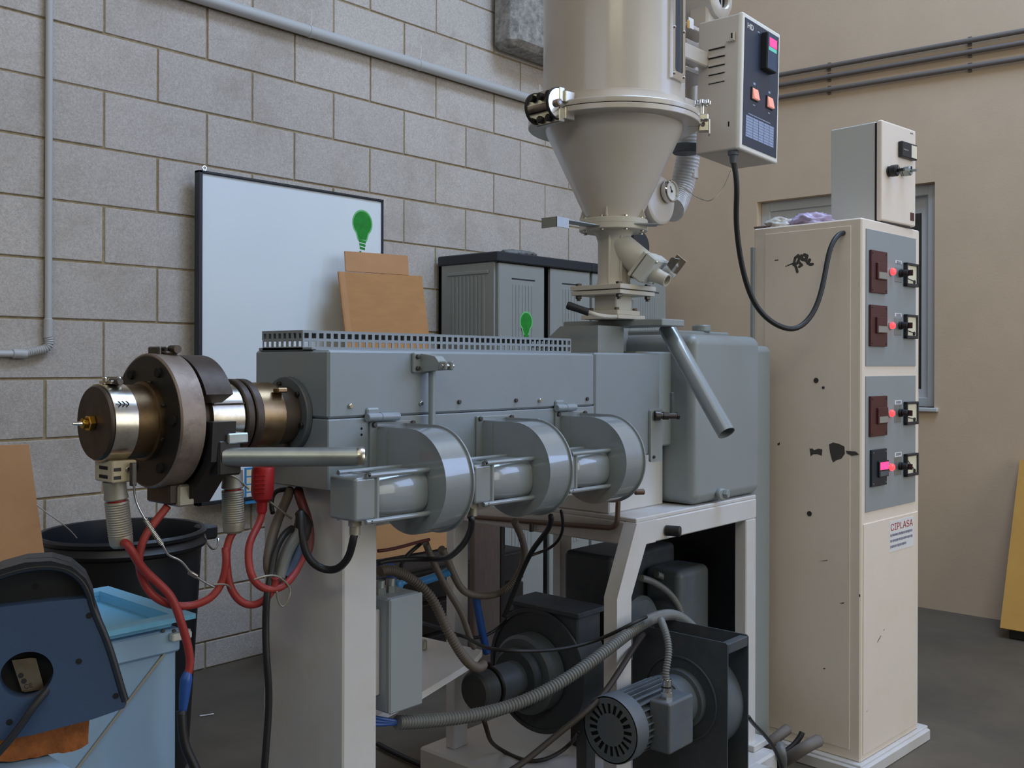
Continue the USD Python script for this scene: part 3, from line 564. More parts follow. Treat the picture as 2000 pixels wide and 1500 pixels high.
fv = e('water_fitting', cat(cyl(fp, fp+(fq-fp)*.22, .012, 18, .001), cyl(fp, fq, .0075, 14), cyl(fp+(fq-fp)*.35, fp+(fq-fp)*.55, .0105, 6), cyl(fq-(fq-fp)*.1, fq, .0095, 6)), 'bolt', label='small dark brass water fitting')
e('tap_lever', cat(cyl(fp+(fq-fp)*.72, fp+(fq-fp)*.72+[0, 0, .045], .005, 10), bx(*[c for k in range(3) for c in ((fp+(fq-fp)*.72)[k]+(-.005, -.004, .03)[k], (fp+(fq-fp)*.72)[k]+(.005, .004, .056)[k])], .002)), 'motor_paint', fv)
e('feed_plate', bx(1.995, 2.093, 1.30, 1.60, 1.250, 1.2665, .002), 'gear_paint')
e('feed_throat', prism([(1.42, 1.175), (1.42, 1.2505), (1.535, 1.2505), (1.61, 1.195), (1.61, 1.175)], .105, (1.903, 0, 0), (0, 1, 0), (0, 0, 1), (1, 0, 0)), 'gear_paint')
e('throat_back', bx(2.0, 2.2, 1.54, 1.575, 1.15, 1.25, .002), 'gear_paint')
q0, q1 = at(1302, 640, y=1.36), at(1419, 846, y=1.16); dq = (q1-q0)/np.linalg.norm(q1-q0)
e('chute_pipe', lathe([(.0, .0), (.0212, 0), (.0212, np.linalg.norm(q1-q0)), (.0195, np.linalg.norm(q1-q0)), (.0195, .02), (0, .02)], q0, dq, 36), 'grey_gloss', label='slanted open grey pellet chute pipe')
# ---- junction box, shelf, copper pipe
jb = e('junction_box', bx(1.2285, 1.3125, 1.40, 1.47, .508, .722, .004), 'panel_grey')
e('box_lid', bx(1.2285, 1.3125, 1.392, 1.40, .508, .722, .003), 'panel_grey', jb)
e('box_mount', bx(1.144, 1.229, 1.42, 1.46, .54, .70, .002), 'cream_paint', jb)
for x in (1.246, 1.272):
    e('box_gland', cat(cyl((x, 1.44, .722), (x, 1.44, .735), .011, 6), cyl((x, 1.44, .735), (x, 1.44, .748), .009, 14)), 'zinc', jb)
sp_ = [(1.146, 1.44), (1.408, 1.502), (1.644, 1.577), (1.718, 1.62), (1.70, 1.82), (1.32, 1.80), (1.146, 1.555)]
sh = e('shelf_plate', prism(Polygon(sp_), .015, (0, 0, .466), (1, 0, 0), (0, 1, 0), (0, 0, 1)), 'cream_paint', label='white steel shelf plate under the barrel')
p = at(826, 1268, z=.482); e('shelf_stud', cyl(p, p+[0, 0, .022], .010, 12, .002), 'connector_alu', sh)
e('copper_pipe', sweep(np.vstack([spline([at(915, 1009, x=1.925), at(1050, 1020, x=1.925), at(1188, 1031, x=1.925)], 24)[:-1], spline([at(1188, 1031, x=1.925), at(1201, 1026, x=1.925), at(1206, 1012, x=1.925)], 10)[:-1], spline([at(1206, 1012, x=1.925), at(1208, 960, x=1.925)], 6)]), .0062, 10), 'copper_brown', label='bent brown copper pipe under the blowers')
p = at(1038, 1026, x=1.922); e('pipe_tee', cyl(p+[0, 0, .006], p-[0, 0, .016], .006, 8), 'bolt')
p = at(1240, 961, y=1.25); e('pipe_stub', cyl(p, p+[.018, -.012, 0], .0065, 12, .001), 'copper_brown', label='short brown pipe stub by the third blower')

# ================================================================== HOPPER DRYER on the feed throat
HX, HY = 1.986, 1.436
HC = np.array([HX, HY, 0.0])
D = T('hopper_dryer', 'tall grey hopper dryer with conical base standing on the extruder feed throat', 'hopper', (HX, HY, 1.2665)); d = D.part
def HL(prof, n=64): return lathe([(r, z) for r, z in prof], (HX, HY, 0), (0, 0, 1), n)
def sq(s_, z0, z1, c=.001): return bx(HX-s_/2, HX+s_/2, HY-s_/2, HY+s_/2, z0, z1, c)
def obx(c, X, Y, sx, sy, sz, ch=.002):
    X = np.asarray(X, float)/np.linalg.norm(X); Y = np.asarray(Y, float); Y = Y-X*(X@Y); Y /= np.linalg.norm(Y); Z = np.cross(X, Y)
    m = bx(-sx/2, sx/2, -sy/2, sy/2, -sz/2, sz/2, ch); v = m.vertices
    return trimesh.Trimesh(np.asarray(c)+v[:, :1]*X+v[:, 1:2]*Y+v[:, 2:3]*Z, m.faces, process=False)
bs = d('base_plate', cat(sq(.112, 1.2668, 1.2765), sq(.094, 1.2772, 1.2885)), 'cast_paint', label='stacked cream base plates')
for x, y in ((-1, -1), (1, -1), (-1, 1)): d('base_bolt', hexbolt((HX+x*.038, HY+y*.038, 1.2885), (0, 0, 1), .0065, .006), 'copper_brown', bs)
d('gate_body', rbx(HX-.034, HX+.034, HY-.034, HY+.034, 1.285, 1.327, .006), 'cast_paint')
up_ = d('upper_plate', cat(sq(.146, 1.3245, 1.3345), sq(.150, 1.3365, 1.3478)), 'cast_paint', label='double square cream plate under the neck')
for x, y in ((-1, -1), (1, -1), (-1, 1), (1, 1)):
    d('plate_bolt', cat(cyl((HX+x*.06, HY+y*.06, 1.312), (HX+x*.06, HY+y*.06, 1.3245), .0045, 10), hexbolt((HX+x*.06, HY+y*.06, 1.3165), (0, 0, 1), .008, .008)), 'bolt', up_); d('bolt_head', hexbolt((HX+x*.06, HY+y*.06, 1.3478), (0, 0, 1), .008, .006), 'bolt', up_)
a, b = at(1108, 596, y=1.43), at(1150, 610, y=1.385)
g_ = d('slide_grip', lathe([(0, 0), (.008, 0), (.0095, .004), (.0085, .03), (.009, np.linalg.norm(b-a)), (0, np.linalg.norm(b-a))], a, b-a, 18), 'black_rubber', label='dark ribbed slide gate grip')
d('grip_lever', wire([b, b+(b-a)*.35, (HX-.045, HY-.045, 1.272)], .005, 8, 12), 'cast_paint', g_)
p = np.array([HX+.062, HY+.0, 0]); d('gate_cylinder', cat(cyl((p[0], p[1], 1.277), (p[0], p[1], 1.318), .0145, 20, .002), cyl((p[0], p[1], 1.318), (p[0], p[1], 1.326), .010, 16)), 'gear_paint')
nk = d('neck', HL([(0, 1.3478), (.044, 1.3478), (.040, 1.356), (.0375, 1.37), (.0375, 1.455), (.041, 1.468), (.050, 1.4815), (0, 1.4815)]), 'cast_paint', label='cast neck between the plates and the cone')
for aa in (200, 245, 290, 20): # cast ribs
    aa = math.radians(aa); q = HC+np.array([math.cos(aa), math.sin(aa), 0])*.038; d('neck_rib', bx(q[0]-.004, q[0]+.004, q[1]-.004, q[1]+.004, 1.35, 1.474, .002), 'cast_paint', nk)
fl = d('neck_flange', HL([(0, 1.4815), (.082, 1.4815), (.0835, 1.483), (.0835, 1.4945), (.0828, 1.495), (.0828, 1.4958), (.0835, 1.4963), (.0835, 1.507), (.082, 1.509), (0, 1.509)]), 'cast_paint', label='round cast flange below the cone')
for k in range(8):
    aa = k*math.pi/4+.25; q = HC+np.array([math.cos(aa), math.sin(aa), 0])*.074; d('flange_bolt', hexbolt((q[0], q[1], 1.509), (0, 0, 1), .0048, .005), 'steel', fl); d('flange_bolt', hexbolt((q[0], q[1], 1.4815), (0, 0, -1), .0045, .004, 10), 'steel', fl)
d('slide_gate', cat(bx(HX-.245, HX-.06, HY-.02, HY+.02, 1.4865, 1.4885), bx(HX-.247, HX-.244, HY-.022, HY+.022, 1.467, 1.490), bx(HX-.247, HX-.205, HY-.024, HY-.021, 1.467, 1.490)), 'zinc', label='folded steel slide gate strip')
q = HC+rgt*.066-fwd*.05; d('gate_tongue', obx((q[0], q[1], 1.492), rgt, fwd, .07, .045, .003, .0005), 'zinc')
# suction box
ax = rgt*.66-upv*.64-fwd*.40; ax /= np.linalg.norm(ax); p0 = np.array([HX, HY, 1.462]); p1 = p0+ax*.098
sp2 = d('side_spout', cyl(p0, p1, .033, 28, r1=.034), 'cast_paint', label='angled side spout of the neck')
sx_ = np.cross(ax, [0, 0, 1.0]); sx_ /= np.linalg.norm(sx_); sy_ = np.cross(sx_, ax)
d('spout_flange', obx(p1+ax*.004, sx_, sy_, .078, .07, .008), 'cast_paint', sp2)
bxx = d('suction_box', obx(p1+ax*.020+rgt*.006, sx_, sy_, .080, .070, .030, .004), 'pale_grey_paint', label='small pale suction box')
for i_, j_ in ((-1, -1), (1, -1), (-1, 1), (1, 1)): q = p1+ax*.035+rgt*.006+sx_*.033*i_+sy_*.028*j_; d('box_screw', hexbolt(q, ax, .003, .003, 8), 'steel', bxx)
na = rgt*.72-upv*.42-fwd*.55; na /= np.linalg.norm(na); q = p1+ax*.032+rgt*.008-sy_*.006
d('suction_nozzle', lathe([(0, 0), (.020, 0), (.0165, .02), (.0155, .042), (.012, .042), (.012, .006), (0, .006)], q, na, 28), 'cast_paint', bxx)
q = p1+ax*.016+rgt*.052+upv*.004; d('angle_guard', cat(obx(q, sx_, sy_, .035, .05, .002, .0004), obx(q+rgt*.018+upv*.0, ax, sy_, .03, .05, .002, .0004)), 'chrome', label='bent shiny guard plate')
d('blind_disc', lathe([(0, 0), (.036, 0), (.036, .01), (0, .01)], at(1247, 476, y=1.53), (0, -1, 0.2), 30), 'black_plastic')
# cone, ring, drum
d('cone', HL([(0, 1.505), (.0655, 1.505), (.0665, 1.512), (.1655, 1.722), (.168, 1.7325), (0, 1.7325)], 96), 'hopper_paint', label='conical hopper bottom')
for aa in (-math.pi*.86, -math.pi*.42, math.pi*.2, math.pi*.7): # gussets between cone and flange
    cd = np.array([math.cos(aa), math.sin(aa), 0]); d('gusset', prism([(.06, 1.508), (.080, 1.508), (.083, 1.512), (.075, 1.538), (.072, 1.538)], .003, (HX, HY, 0), cd, (0, 0, 1)), 'cast_paint')
rg = d('lower_ring', HL([(.16, 1.7325), (.2075, 1.7325), (.209, 1.734), (.209, 1.7445), (.208, 1.7455), (.16, 1.7455)], 96), 'hopper_paint')
d('ring_gasket', HL([(.16, 1.7455), (.2065, 1.7455), (.2065, 1.7475), (.16, 1.7475)], 96), 'black_rubber')
d('drum', HL([(.15, 1.7475), (.2075, 1.7475), (.2085, 1.749), (.2085, 1.758), (.207, 1.760), (.190, 1.762), (.1795, 1.768), (.1745, 1.780), (.1735, 1.786), (.1722, 1.787), (.1722, 2.45), (.165, 2.47), (.10, 2.51), (0, 2.52)], 96), 'hopper_paint', label='tall cylindrical hopper drum')
# hinge
n_ = -rgt*.74-fwd*.672; n_ /= np.linalg.norm(n_); t_ = np.cross([0, 0, 1.0], n_); hc = HC+n_*.205; hc[2] = 1.749
hp = d('hinge', cat(obx(hc+n_*.012+[0, 0, .022], t_, n_, .078, .018, .034, .002), obx(hc+n_*.012+[0, 0, -.024], t_, n_, .078, .018, .034, .002), obx(hc-n_*.008+[0, 0, .018], t_, n_, .09, .03, .028, .002), obx(hc-n_*.008+[0, 0, -.02], t_, n_, .09, .03, .028, .002)), 'steel', label='bright steel hinge of the hopper drum')
d('hinge_pin', cyl(hc+n_*.026-t_*.046, hc+n_*.026+t_*.046, .0085, 20, .001), 'ring_steel', hp)
for k in (-.036, .034): d('hinge_disc', cat(cyl(hc+n_*.02+t_*(k-.003), hc+n_*.02+t_*(k+.003), .036, 30)), 'chrome', hp)
for k in (-.036, .034): d('disc_rim', ringm(hc+n_*.02+t_*(k-.0036), t_, .034, .0368, .0072, 30, .0004), 'black_steel', hp)
for i_ in (-.02, .008):
    for z in (.026, -.028): q = hc+n_*.021+t_*i_+[0, 0, z]; d('hinge_bolt', cyl(q, q+n_*.010, .0085, 12, .002), 'black_steel', hp)
q = hc+n_*.02+t_*.038; d('pin_end', hexbolt(q+n_*.004, t_, .006, .008), 'chrome', hp)
# latch
l_ = rgt.copy(); l_[2] = 0; l_ = l_*.985-fwd*.17; l_ /= np.linalg.norm(l_); lt = np.cross([0, 0, 1.0], l_); lc = HC+l_*.212
lp_ = d('latch', cat(obx(lc+[0, 0, 1.752], l_, lt, .030, .026, .014, .002), obx(lc+l_*.004+[0, 0, 1.730], l_, lt, .026, .020, .024, .002), obx(lc-l_*.02+[0, 0, 1.738], l_, lt, .03, .012, .012, .002), obx(lc+l_*.017+[0, 0, 1.728], l_, lt, .004, .028, .036, .001)), 'steel', label='clamping latch with star knob')
d('latch_stem', cyl(lc+[0, 0, 1.757], lc+[0, 0, 1.784], .006, 14), 'steel', lp_)
knob = cat(cyl(lc+[0, 0, 1.782], lc+[0, 0, 1.793], .013, 20, .002), *[cyl(lc+np.array([.0165*math.cos(a), .0165*math.sin(a), 1.782]), lc+np.array([.0165*math.cos(a), .0165*math.sin(a), 1.793]), .0052, 12, .0015) for a in np.arange(7)*2*math.pi/7])
d('star_knob', knob, 'chrome', lp_)
d('latch_screw', cyl(lc-fwd*.010+[0, 0, 1.735], lc-fwd*.016+[0, 0, 1.735], .005, 12, .001), 'chrome', lp_)
# sight glass
sn = -fwd*math.cos(math.radians(52))+_r*math.sin(math.radians(52)); st = np.cross([0, 0, 1.0], sn); so = HC+sn*.1715
fr = sbox(-.0285, 1.822, .0285, 2.40).difference(sbox(-.0125, 1.846, .0125, 2.38).buffer(.006).buffer(-.0)).buffer(-.001).buffer(.001)
sg = d('sight_glass_frame', prism(fr, .010, so-sn*.002, st, (0, 0, 1), sn), 'chrome', label='chrome framed vertical sight glass')
d('sight_glass', prism(sbox(-.0185, 1.838, .0185, 2.386), .003, so+sn*.001, st, (0, 0, 1), sn), 'navy_plate', sg)
for z in (1.833, 1.94, 2.05, 2.2):
    for k in (-.023, .023): q = so+sn*.008+st*k+np.array([0, 0, z]); d('frame_screw', cyl(q, q+sn*.003, .003, 10, .0006), 'steel', sg)
# hot-air inlet with dial gauge and clear duct
e0 = at(1287, 392, y=1.40); ed = np.array([.02, 1.0, 0])
ib = d('air_inlet', lathe([(0, -.010), (.052, -.010), (.060, -.006), (.0625, 0), (.0625, .005), (.0605, .006), (.0605, .12), (.03, .15), (0, .15)], e0, ed, 48), 'hopper_paint', label='round hot-air inlet drum behind the cone')
gc = at(1302, 375, y=1.388); gz = d('dial_gauge', lathe([(0, 0), (.026, 0), (.0285, .004), (.0285, .016), (.026, .019), (.0235, .019), (.0235, .0135), (0, .0135)], gc, (-.04, -1, 0.02), 36), 'chrome', ib, label='small round dial thermometer')
d('dial_face', cyl(gc+[0, -.0134, 0], gc+[0, -.0145, 0], .0233, 30), 'dial_white', ib)
d('dial_needle', cat(wire([gc+[0, -.0155, 0], gc+[-.006, -.0155, .012]], .0009, 5, 4), cyl(gc+[0, -.0145, 0], gc+[0, -.017, 0], .003, 10)), 'ink_black', ib)
d('inlet_arm', cyl(e0+[-.01, .07, .04], (HX+.05, HY+.02, 1.64), .04, 28), 'hopper_paint', ib)
d('clear_duct', ribbed([at(1312, 410, y=1.56), at(1330, 372, y=1.57), at(1340, 330, y=1.56), at(1346, 285, y=1.55), at(1346, 220, y=1.55)], .036, .010, .05, 22), 'hose_clear', label='pale clear plastic air duct')
d('duct_collar', cyl(at(1340, 300, y=1.50), at(1340, 282, y=1.50), .038, 28, .003), 'motor_paint')
# rear air pipe, brackets, fan above
pr = at(1350, 160, y=1.545); d('air_pipe', cyl((pr[0], pr[1], 1.70), (pr[0], pr[1], 2.36), .021, 24), 'hopper_paint')
for v_, w_ in ((58, .012), (92, .02), (108, .008), (143, .014)):
    q = at(1346, v_, y=1.46); d('pipe_bracket', bx(q[0]-.045, q[0]+.10, q[1]-.02, q[1]+.07, q[2]-w_/2, q[2]+w_/2, .002), 'hopper_paint')
q = at(1348, 92, y=1.455); d('bracket_screw', hexbolt(q, (0, -1, 0), .004, .004, 8), 'steel')
q0_ = at(1349, 44, y=1.44); d('pipe_sticker', bx(q0_[0]-.012, q0_[0]+.014, q0_[1]-.001, q0_[1], q0_[2]-.016, q0_[2]+.012), 'rocker_lit' if False else 'label_white', label='small white and orange sticker')
q0_ = at(1345, 44, y=1.438); d('sticker_stripe', bx(q0_[0]-.008, q0_[0]+.004, q0_[1]-.001, q0_[1], q0_[2]-.016, q0_[2]+.006), 'ochre_board')
fc = at(1412, -6, y=1.42); fh = d('air_fan', cat(lathe([(.030, 0), (.034, -.004), (.052, 0), (.060, .008), (.060, .09), (.0, .09), (0, .03), (.030, .03), (.030, 0)], fc, (0, 1, 0), 44)), 'hopper_paint', label='round fan housing behind the control box')
d('fan_intake', cyl(fc+[0, .012, 0], fc+[0, .03, 0], .0302, 32), 'hole', fh)
for k in range(3):
    aa = k*2.094+.5; d('intake_spoke', bx(*sum([[fc[i_]-w2, fc[i_]+w2] for i_, w2 in ((0, .0), (1, .0), (2, .0))], [])) if False else obx(fc+np.array([math.cos(aa)*.015, .004, math.sin(aa)*.015]), (math.cos(aa), 0, math.sin(aa)), (0, 1, 0), .03, .003, .004, .0005), 'hopper_paint', fh)
d('fan_outlet', bx(fc[0]-.05, fc[0]-.0, fc[1]+.02, fc[1]+.08, fc[2]-.09, fc[2], .006), 'hopper_paint', fh)

# ---- control box, tilted a little in its own plane
QX0, QX1, QY0, QY1, QZ0, QZ1 = 2.302, 2.508, 1.262, 1.394, 1.708, 2.062
TA = math.radians(2.3); qc = np.array([(QX0+QX1)/2, QY0, (QZ0+QZ1)/2])
def tl(m):
    v = m.vertices-qc; c_, k_ = math.cos(TA), math.sin(TA); w_ = np.stack([v[:, 0]*c_+v[:, 2]*k_, v[:, 1], -v[:, 0]*k_+v[:, 2]*c_], 1)
    return trimesh.Trimesh(w_+qc, m.faces, process=False)
cbx = d('control_box', tl(rbx(QX0, QX1, QY0+.010, QY1, QZ0, QZ1, .006)), 'hopper_paint', label='grey electrical control box on the side of the hopper')
d('front_bezel', tl(rbx(QX0-.001, QX1+.001, QY0, QY0+.014, QZ0-.001, QZ1+.001, .005)), 'white_trim', cbx)
px0, px1, pz0, pz1 = QX0+.010, QX1-.010, QZ0+.012, QZ1-.012; pw, ph = px1-px0, pz1-pz0
def fp_(s0, s1, t0, t1, dep=.001, c=0): return tl(bx(px0+pw*s0, px0+pw*s1, QY0-dep, QY0+.002, pz1-ph*t1, pz1-ph*t0, c))
d('panel_face', fp_(0, 1, 0, 1, .0012), 'navy_panel', cbx, label='navy front panel')
d('controller', fp_(.46, .76, .045, .345, .020, .002), 'black_plastic', cbx)
d('controller_face', fp_(.48, .74, .055, .335, .0206), 'charcoal_plastic', cbx)
d('red_readout', fp_(.52, .735, .085, .155, .0212), 'led_pink', cbx); d('green_readout', fp_(.50, .735, .16, .19, .0212), 'led_green', cbx)
for s_, t_q in ((.30, .568), (.745, .575)):
    d('switch_bezel', fp_(s_-.10, s_+.10, t_q-.052, t_q+.052, .004, .001), 'black_plastic', cbx)
    d('rocker', tl(hull([(px0+pw*(s_+i_*.075), QY0-(.011 if j_ < 0 else .005), pz1-ph*(t_q+j_*-.042)) for i_ in (-1, 1) for j_ in (-1, 1)]+[(px0+pw*(s_+i_*.075), QY0-.003, pz1-ph*(t_q+j_*.042)) for i_ in (-1, 1) for j_ in (-1, 0, 1)])), 'rocker_lit', cbx)
    for tt, hh in ((t_q-.085, .018), (t_q+.085, .010)): d('switch_caption', fp_(s_-.03, s_+.03, tt-hh/2, tt+hh/2, .0014), 'label_blue', cbx)
d('rating_plate', fp_(.08, .90, .757, .925, .0016), 'label_blue', cbx)
for k in range(7): d('plate_line', fp_(.08, .90, .775+.022*k, .777+.022*k, .0018), 'navy_panel', cbx)
for k in range(4): d('plate_line', fp_(.28+.16*k, .286+.16*k, .757, .925, .0018), 'navy_panel', cbx)
d('plate_caption', fp_(.15, .80, .735, .742, .0014), 'label_blue', cbx)
d('lettering', tl(text('HD', .0135, (px0+pw*.055, QY0-.0012, pz1-ph*.072), (1, 0, 0), (0, 0, 1), (0, -1, 0), .0005, True, 1.25)), 'white_trim', cbx)
for k in range(6): d('caption_mark', fp_(.36+.09*k, .42+.09*k, .050+.0*k, .060, .0014), 'label_blue', cbx)
for k, v_ in enumerate((93, 110, 127, 143, 160)):
    a, b = at(1384, v_+3, x=QX0), at(1415, v_-1.5, x=QX0); zz = (a[2]+b[2])/2
    d('vent_louvre', bx(QX0-.0035, QX0+.003, min(a[1], b[1]), max(a[1], b[1]), zz-.0005, zz+.006, .001), 'hopper_paint', cbx); d('vent_slot', bx(QX0-.0006, QX0+.003, min(a[1], b[1]), max(a[1], b[1]), zz-.0022, zz-.0004), 'hole', cbx)
for u_, v_ in ((1430, 70), (1424, 243)):
    a = at(u_, v_, x=QX0-.002); d('catch', cat(bx(a[0]-.002, a[0]+.004, a[1]-.006, a[1]+.006, a[2]-.010, a[2]+.010, .001), bx(a[0]-.003, a[0]+.004, a[1]-.008, a[1]+.018, a[2]-.013, a[2]-.010, .001)), 'cast_paint', cbx); d('catch_slot', bx(a[0]-.0026, a[0], a[1]-.002, a[1]+.002, a[2]-.006, a[2]+.007), 'hole', cbx)
gp = np.array([QX0+.012, QY0+.03, QZ0+.006]); d('cord_gland', cat(cyl(gp, gp-[0, 0, .014], .014, 16, .002), cyl(gp-[0, 0, .014], gp-[0, 0, .034], .011, 14, r1=.008)), 'motor_paint', cbx)
d('box_arm', bx(HX+.165, QX0+.01, 1.36, 1.385, 1.80, 1.84, .003), 'hopper_paint'); d('box_arm', bx(HX+.165, QX0+.01, 1.36, 1.385, 1.94, 1.98, .003), 'hopper_paint')

# ================================================================== CONTROL CABINET
KR = math.radians(-3.5); KO = np.array([2.742, 1.127, 0.0]); KW, KD, KZ0, KZ1 = .416, .345, .040, 1.572
K = T('control_cabinet', 'tall off-white electrical cabinet with grey meter panels on a plinth', 'cabinet', tuple(KO), KR)
def k(name, mesh, m, parent=None, label=None, smooth=35): return K.part(name, mesh, m, parent, label, smooth, True)
kx = np.array([math.cos(KR), math.sin(KR), 0]); ky = np.array([-math.sin(KR), math.cos(KR), 0])
def hit(u, v, n, o): q = ray(u, v); return EYE+q*((np.asarray(o)-EYE)@n)/(q@n)
def kf(u, v): p = K.tolocal(hit(u, v, ky, KO)); return p[0], p[2]          # front face: local x, z
def ks(u, v): p = K.tolocal(hit(u, v, kx, KO)); return p[1], p[2]          # left face: local y, z
KW = kf(1794.4, 900)[0]
k('body', bx(0, KW, 0, KD, KZ0, KZ1, .004), 'cabinet_paint')
k('plinth', cat(bx(-.03, KW+.04, -.022, KD+.02, 0, .034, .003), bx(-.02, KW+.045, -.012, KD+.02, .022, .041, .002)), 'cream_paint')
ya, yb = .018, ks(1494, 700)[0]
k('side_panel', bx(-.0025, .004, ks(1661, 900)[0], yb, .07, ks(1660, 441)[1], .001), 'cabinet_paint')
k('front_door', bx(.012, KW-.012, -.003, .01, .06, kf(1740, 1011)[1], .001), 'cabinet_paint')
k('rear_strip', bx(-.012, .0, KD-.005, KD+.005, 1.05, 1.515, .001), 'panel_grey')
for u, v in ((1595, 743), (1609, 757), (1582, 1003)):
    y_, z_ = ks(u, v); r_ = .0075 if u != 1609 else .004
    k('side_screw', cyl((-.002, y_, z_), (-.0045, y_, z_), r_, 14), 'bolt')
def chip(pts, z_=.0033):
    P = [ks(u, v) for u, v in pts]; pg = Polygon(P).buffer(0)
    return prism(pg, .0004, (-.0025, 0, 0), (0, 1, 0), (0, 0, 1), (-1, 0, 0))
chips = [
    [(1538, 518), (1549, 514), (1550, 516), (1539, 520)], [(1513, 508), (1521, 507), (1521, 509), (1515, 510)], [(1535, 519), (1538, 519), (1537, 521), (1535, 521)],
    [(1582, 876), (1588, 876), (1591, 879), (1600, 876), (1607, 878), (1606, 890), (1597, 887), (1590, 887), (1584, 891)],
    [(1620, 868), (1628, 864), (1640, 867), (1650, 872), (1651, 886), (1644, 896), (1636, 898), (1628, 903), (1625, 896), (1622, 884), (1621, 876)], [(1653, 880), (1672, 882), (1679, 888), (1664, 890), (1655, 886)],
    [(1519, 866), (1524, 864), (1524, 869), (1520, 870)], [(1601, 1096), (1618, 1093), (1616, 1095)], [(1640, 1178), (1650, 1176), (1648, 1179)], [(1678, 1160), (1681, 1161), (1681, 1166), (1679, 1165)], [(1608, 1305), (1613, 1304), (1612, 1307)]]
for c in chips: k('paint_chip', chip(c), 'chip')
flake = unary_union([LineString([ks(*q) for q in ln]).buffer(bw) for ln, bw in (([(1551, 517), (1554, 504), (1560, 499), (1562, 506), (1558, 514), (1553, 517), (1556, 523), (1558, 531)], .0042), ([(1566, 500), (1568, 507), (1575, 508), (1577, 500), (1572, 498)], .0050), ([(1575, 508), (1578, 514), (1583, 517), (1588, 516)], .0040), ([(1582, 508), (1579, 514)], .0050), ([(1561, 512), (1567, 518), (1562, 521)], .0040), ([(1545, 516), (1551, 514)], .0014))])
k('paint_chip', prism(flake, .0004, (-.0025, 0, 0), (0, 1, 0), (0, 0, 1), (-1, 0, 0)), 'chip')
def ff(u0, v0, u1, v1, dep, base=-.001, c=0.0):
    x0, z1 = kf(u0, v0); x1, z0 = kf(u1, v1); return bx(x0, x1, -dep, base, z0, z1, c)
for u0, v0, u1, v1 in ((1711, 1254, 1719, 1241), (1723, 1231, 1726, 1228), (1689, 1390, 1693, 1387)):
    x0, z0 = kf(u0, v0); x1, z1 = kf(u1, v1); k('paint_chip', prism([(x0, z0), (x0+.004, z0), (x1, z1), (x1-.004, z1)], .0005, (0, -.003, 0), (1, 0, 0), (0, 0, 1), (0, -1, 0)), 'chip')
x0, x1 = kf(1690, 700)[0], kf(1787, 700)[0]
mp = [k('meter_panel', bx(x0, x1, -.0025, .001, kf(1690, 715)[1], kf(1690, 446)[1], .0006), 'panel_grey', label='upper grey meter panel'), k('meter_panel', bx(x0, x1, -.0025, .001, kf(1690, 1001)[1], kf(1690, 735)[1], .0006), 'panel_grey', label='lower grey meter panel')]
rows = [(1696, 488, 1727, 571, 1706, 513, 1723, 546, 1738, 531, (1746, 522, 1759, 552), (1747, 508, 1759, 516), 1761, 534, (1763, 513, 1786, 559)),
        (1695, 595, 1727, 676, 1705, 619, 1723, 651, 1737, 636, (1745, 621, 1758, 655), (1746, 611, 1759, 619), 1760, 636, (1763, 614, 1785, 661)),
        (1695, 774, 1727, 853, 1707, 796, 1725, 828, 1736, 807, (1745, 790, 1758, 824), (1746, 782, 1759, 790), 1760, 806, (1763, 785, 1786, 830)),
        (1697, 879, 1726, 951, 1709, 900, 1726, 932, 1736, 912, (1745, 893, 1758, 926), (1746, 884, 1759, 892), 1760, 910, (1763, 887, 1786, 931))]
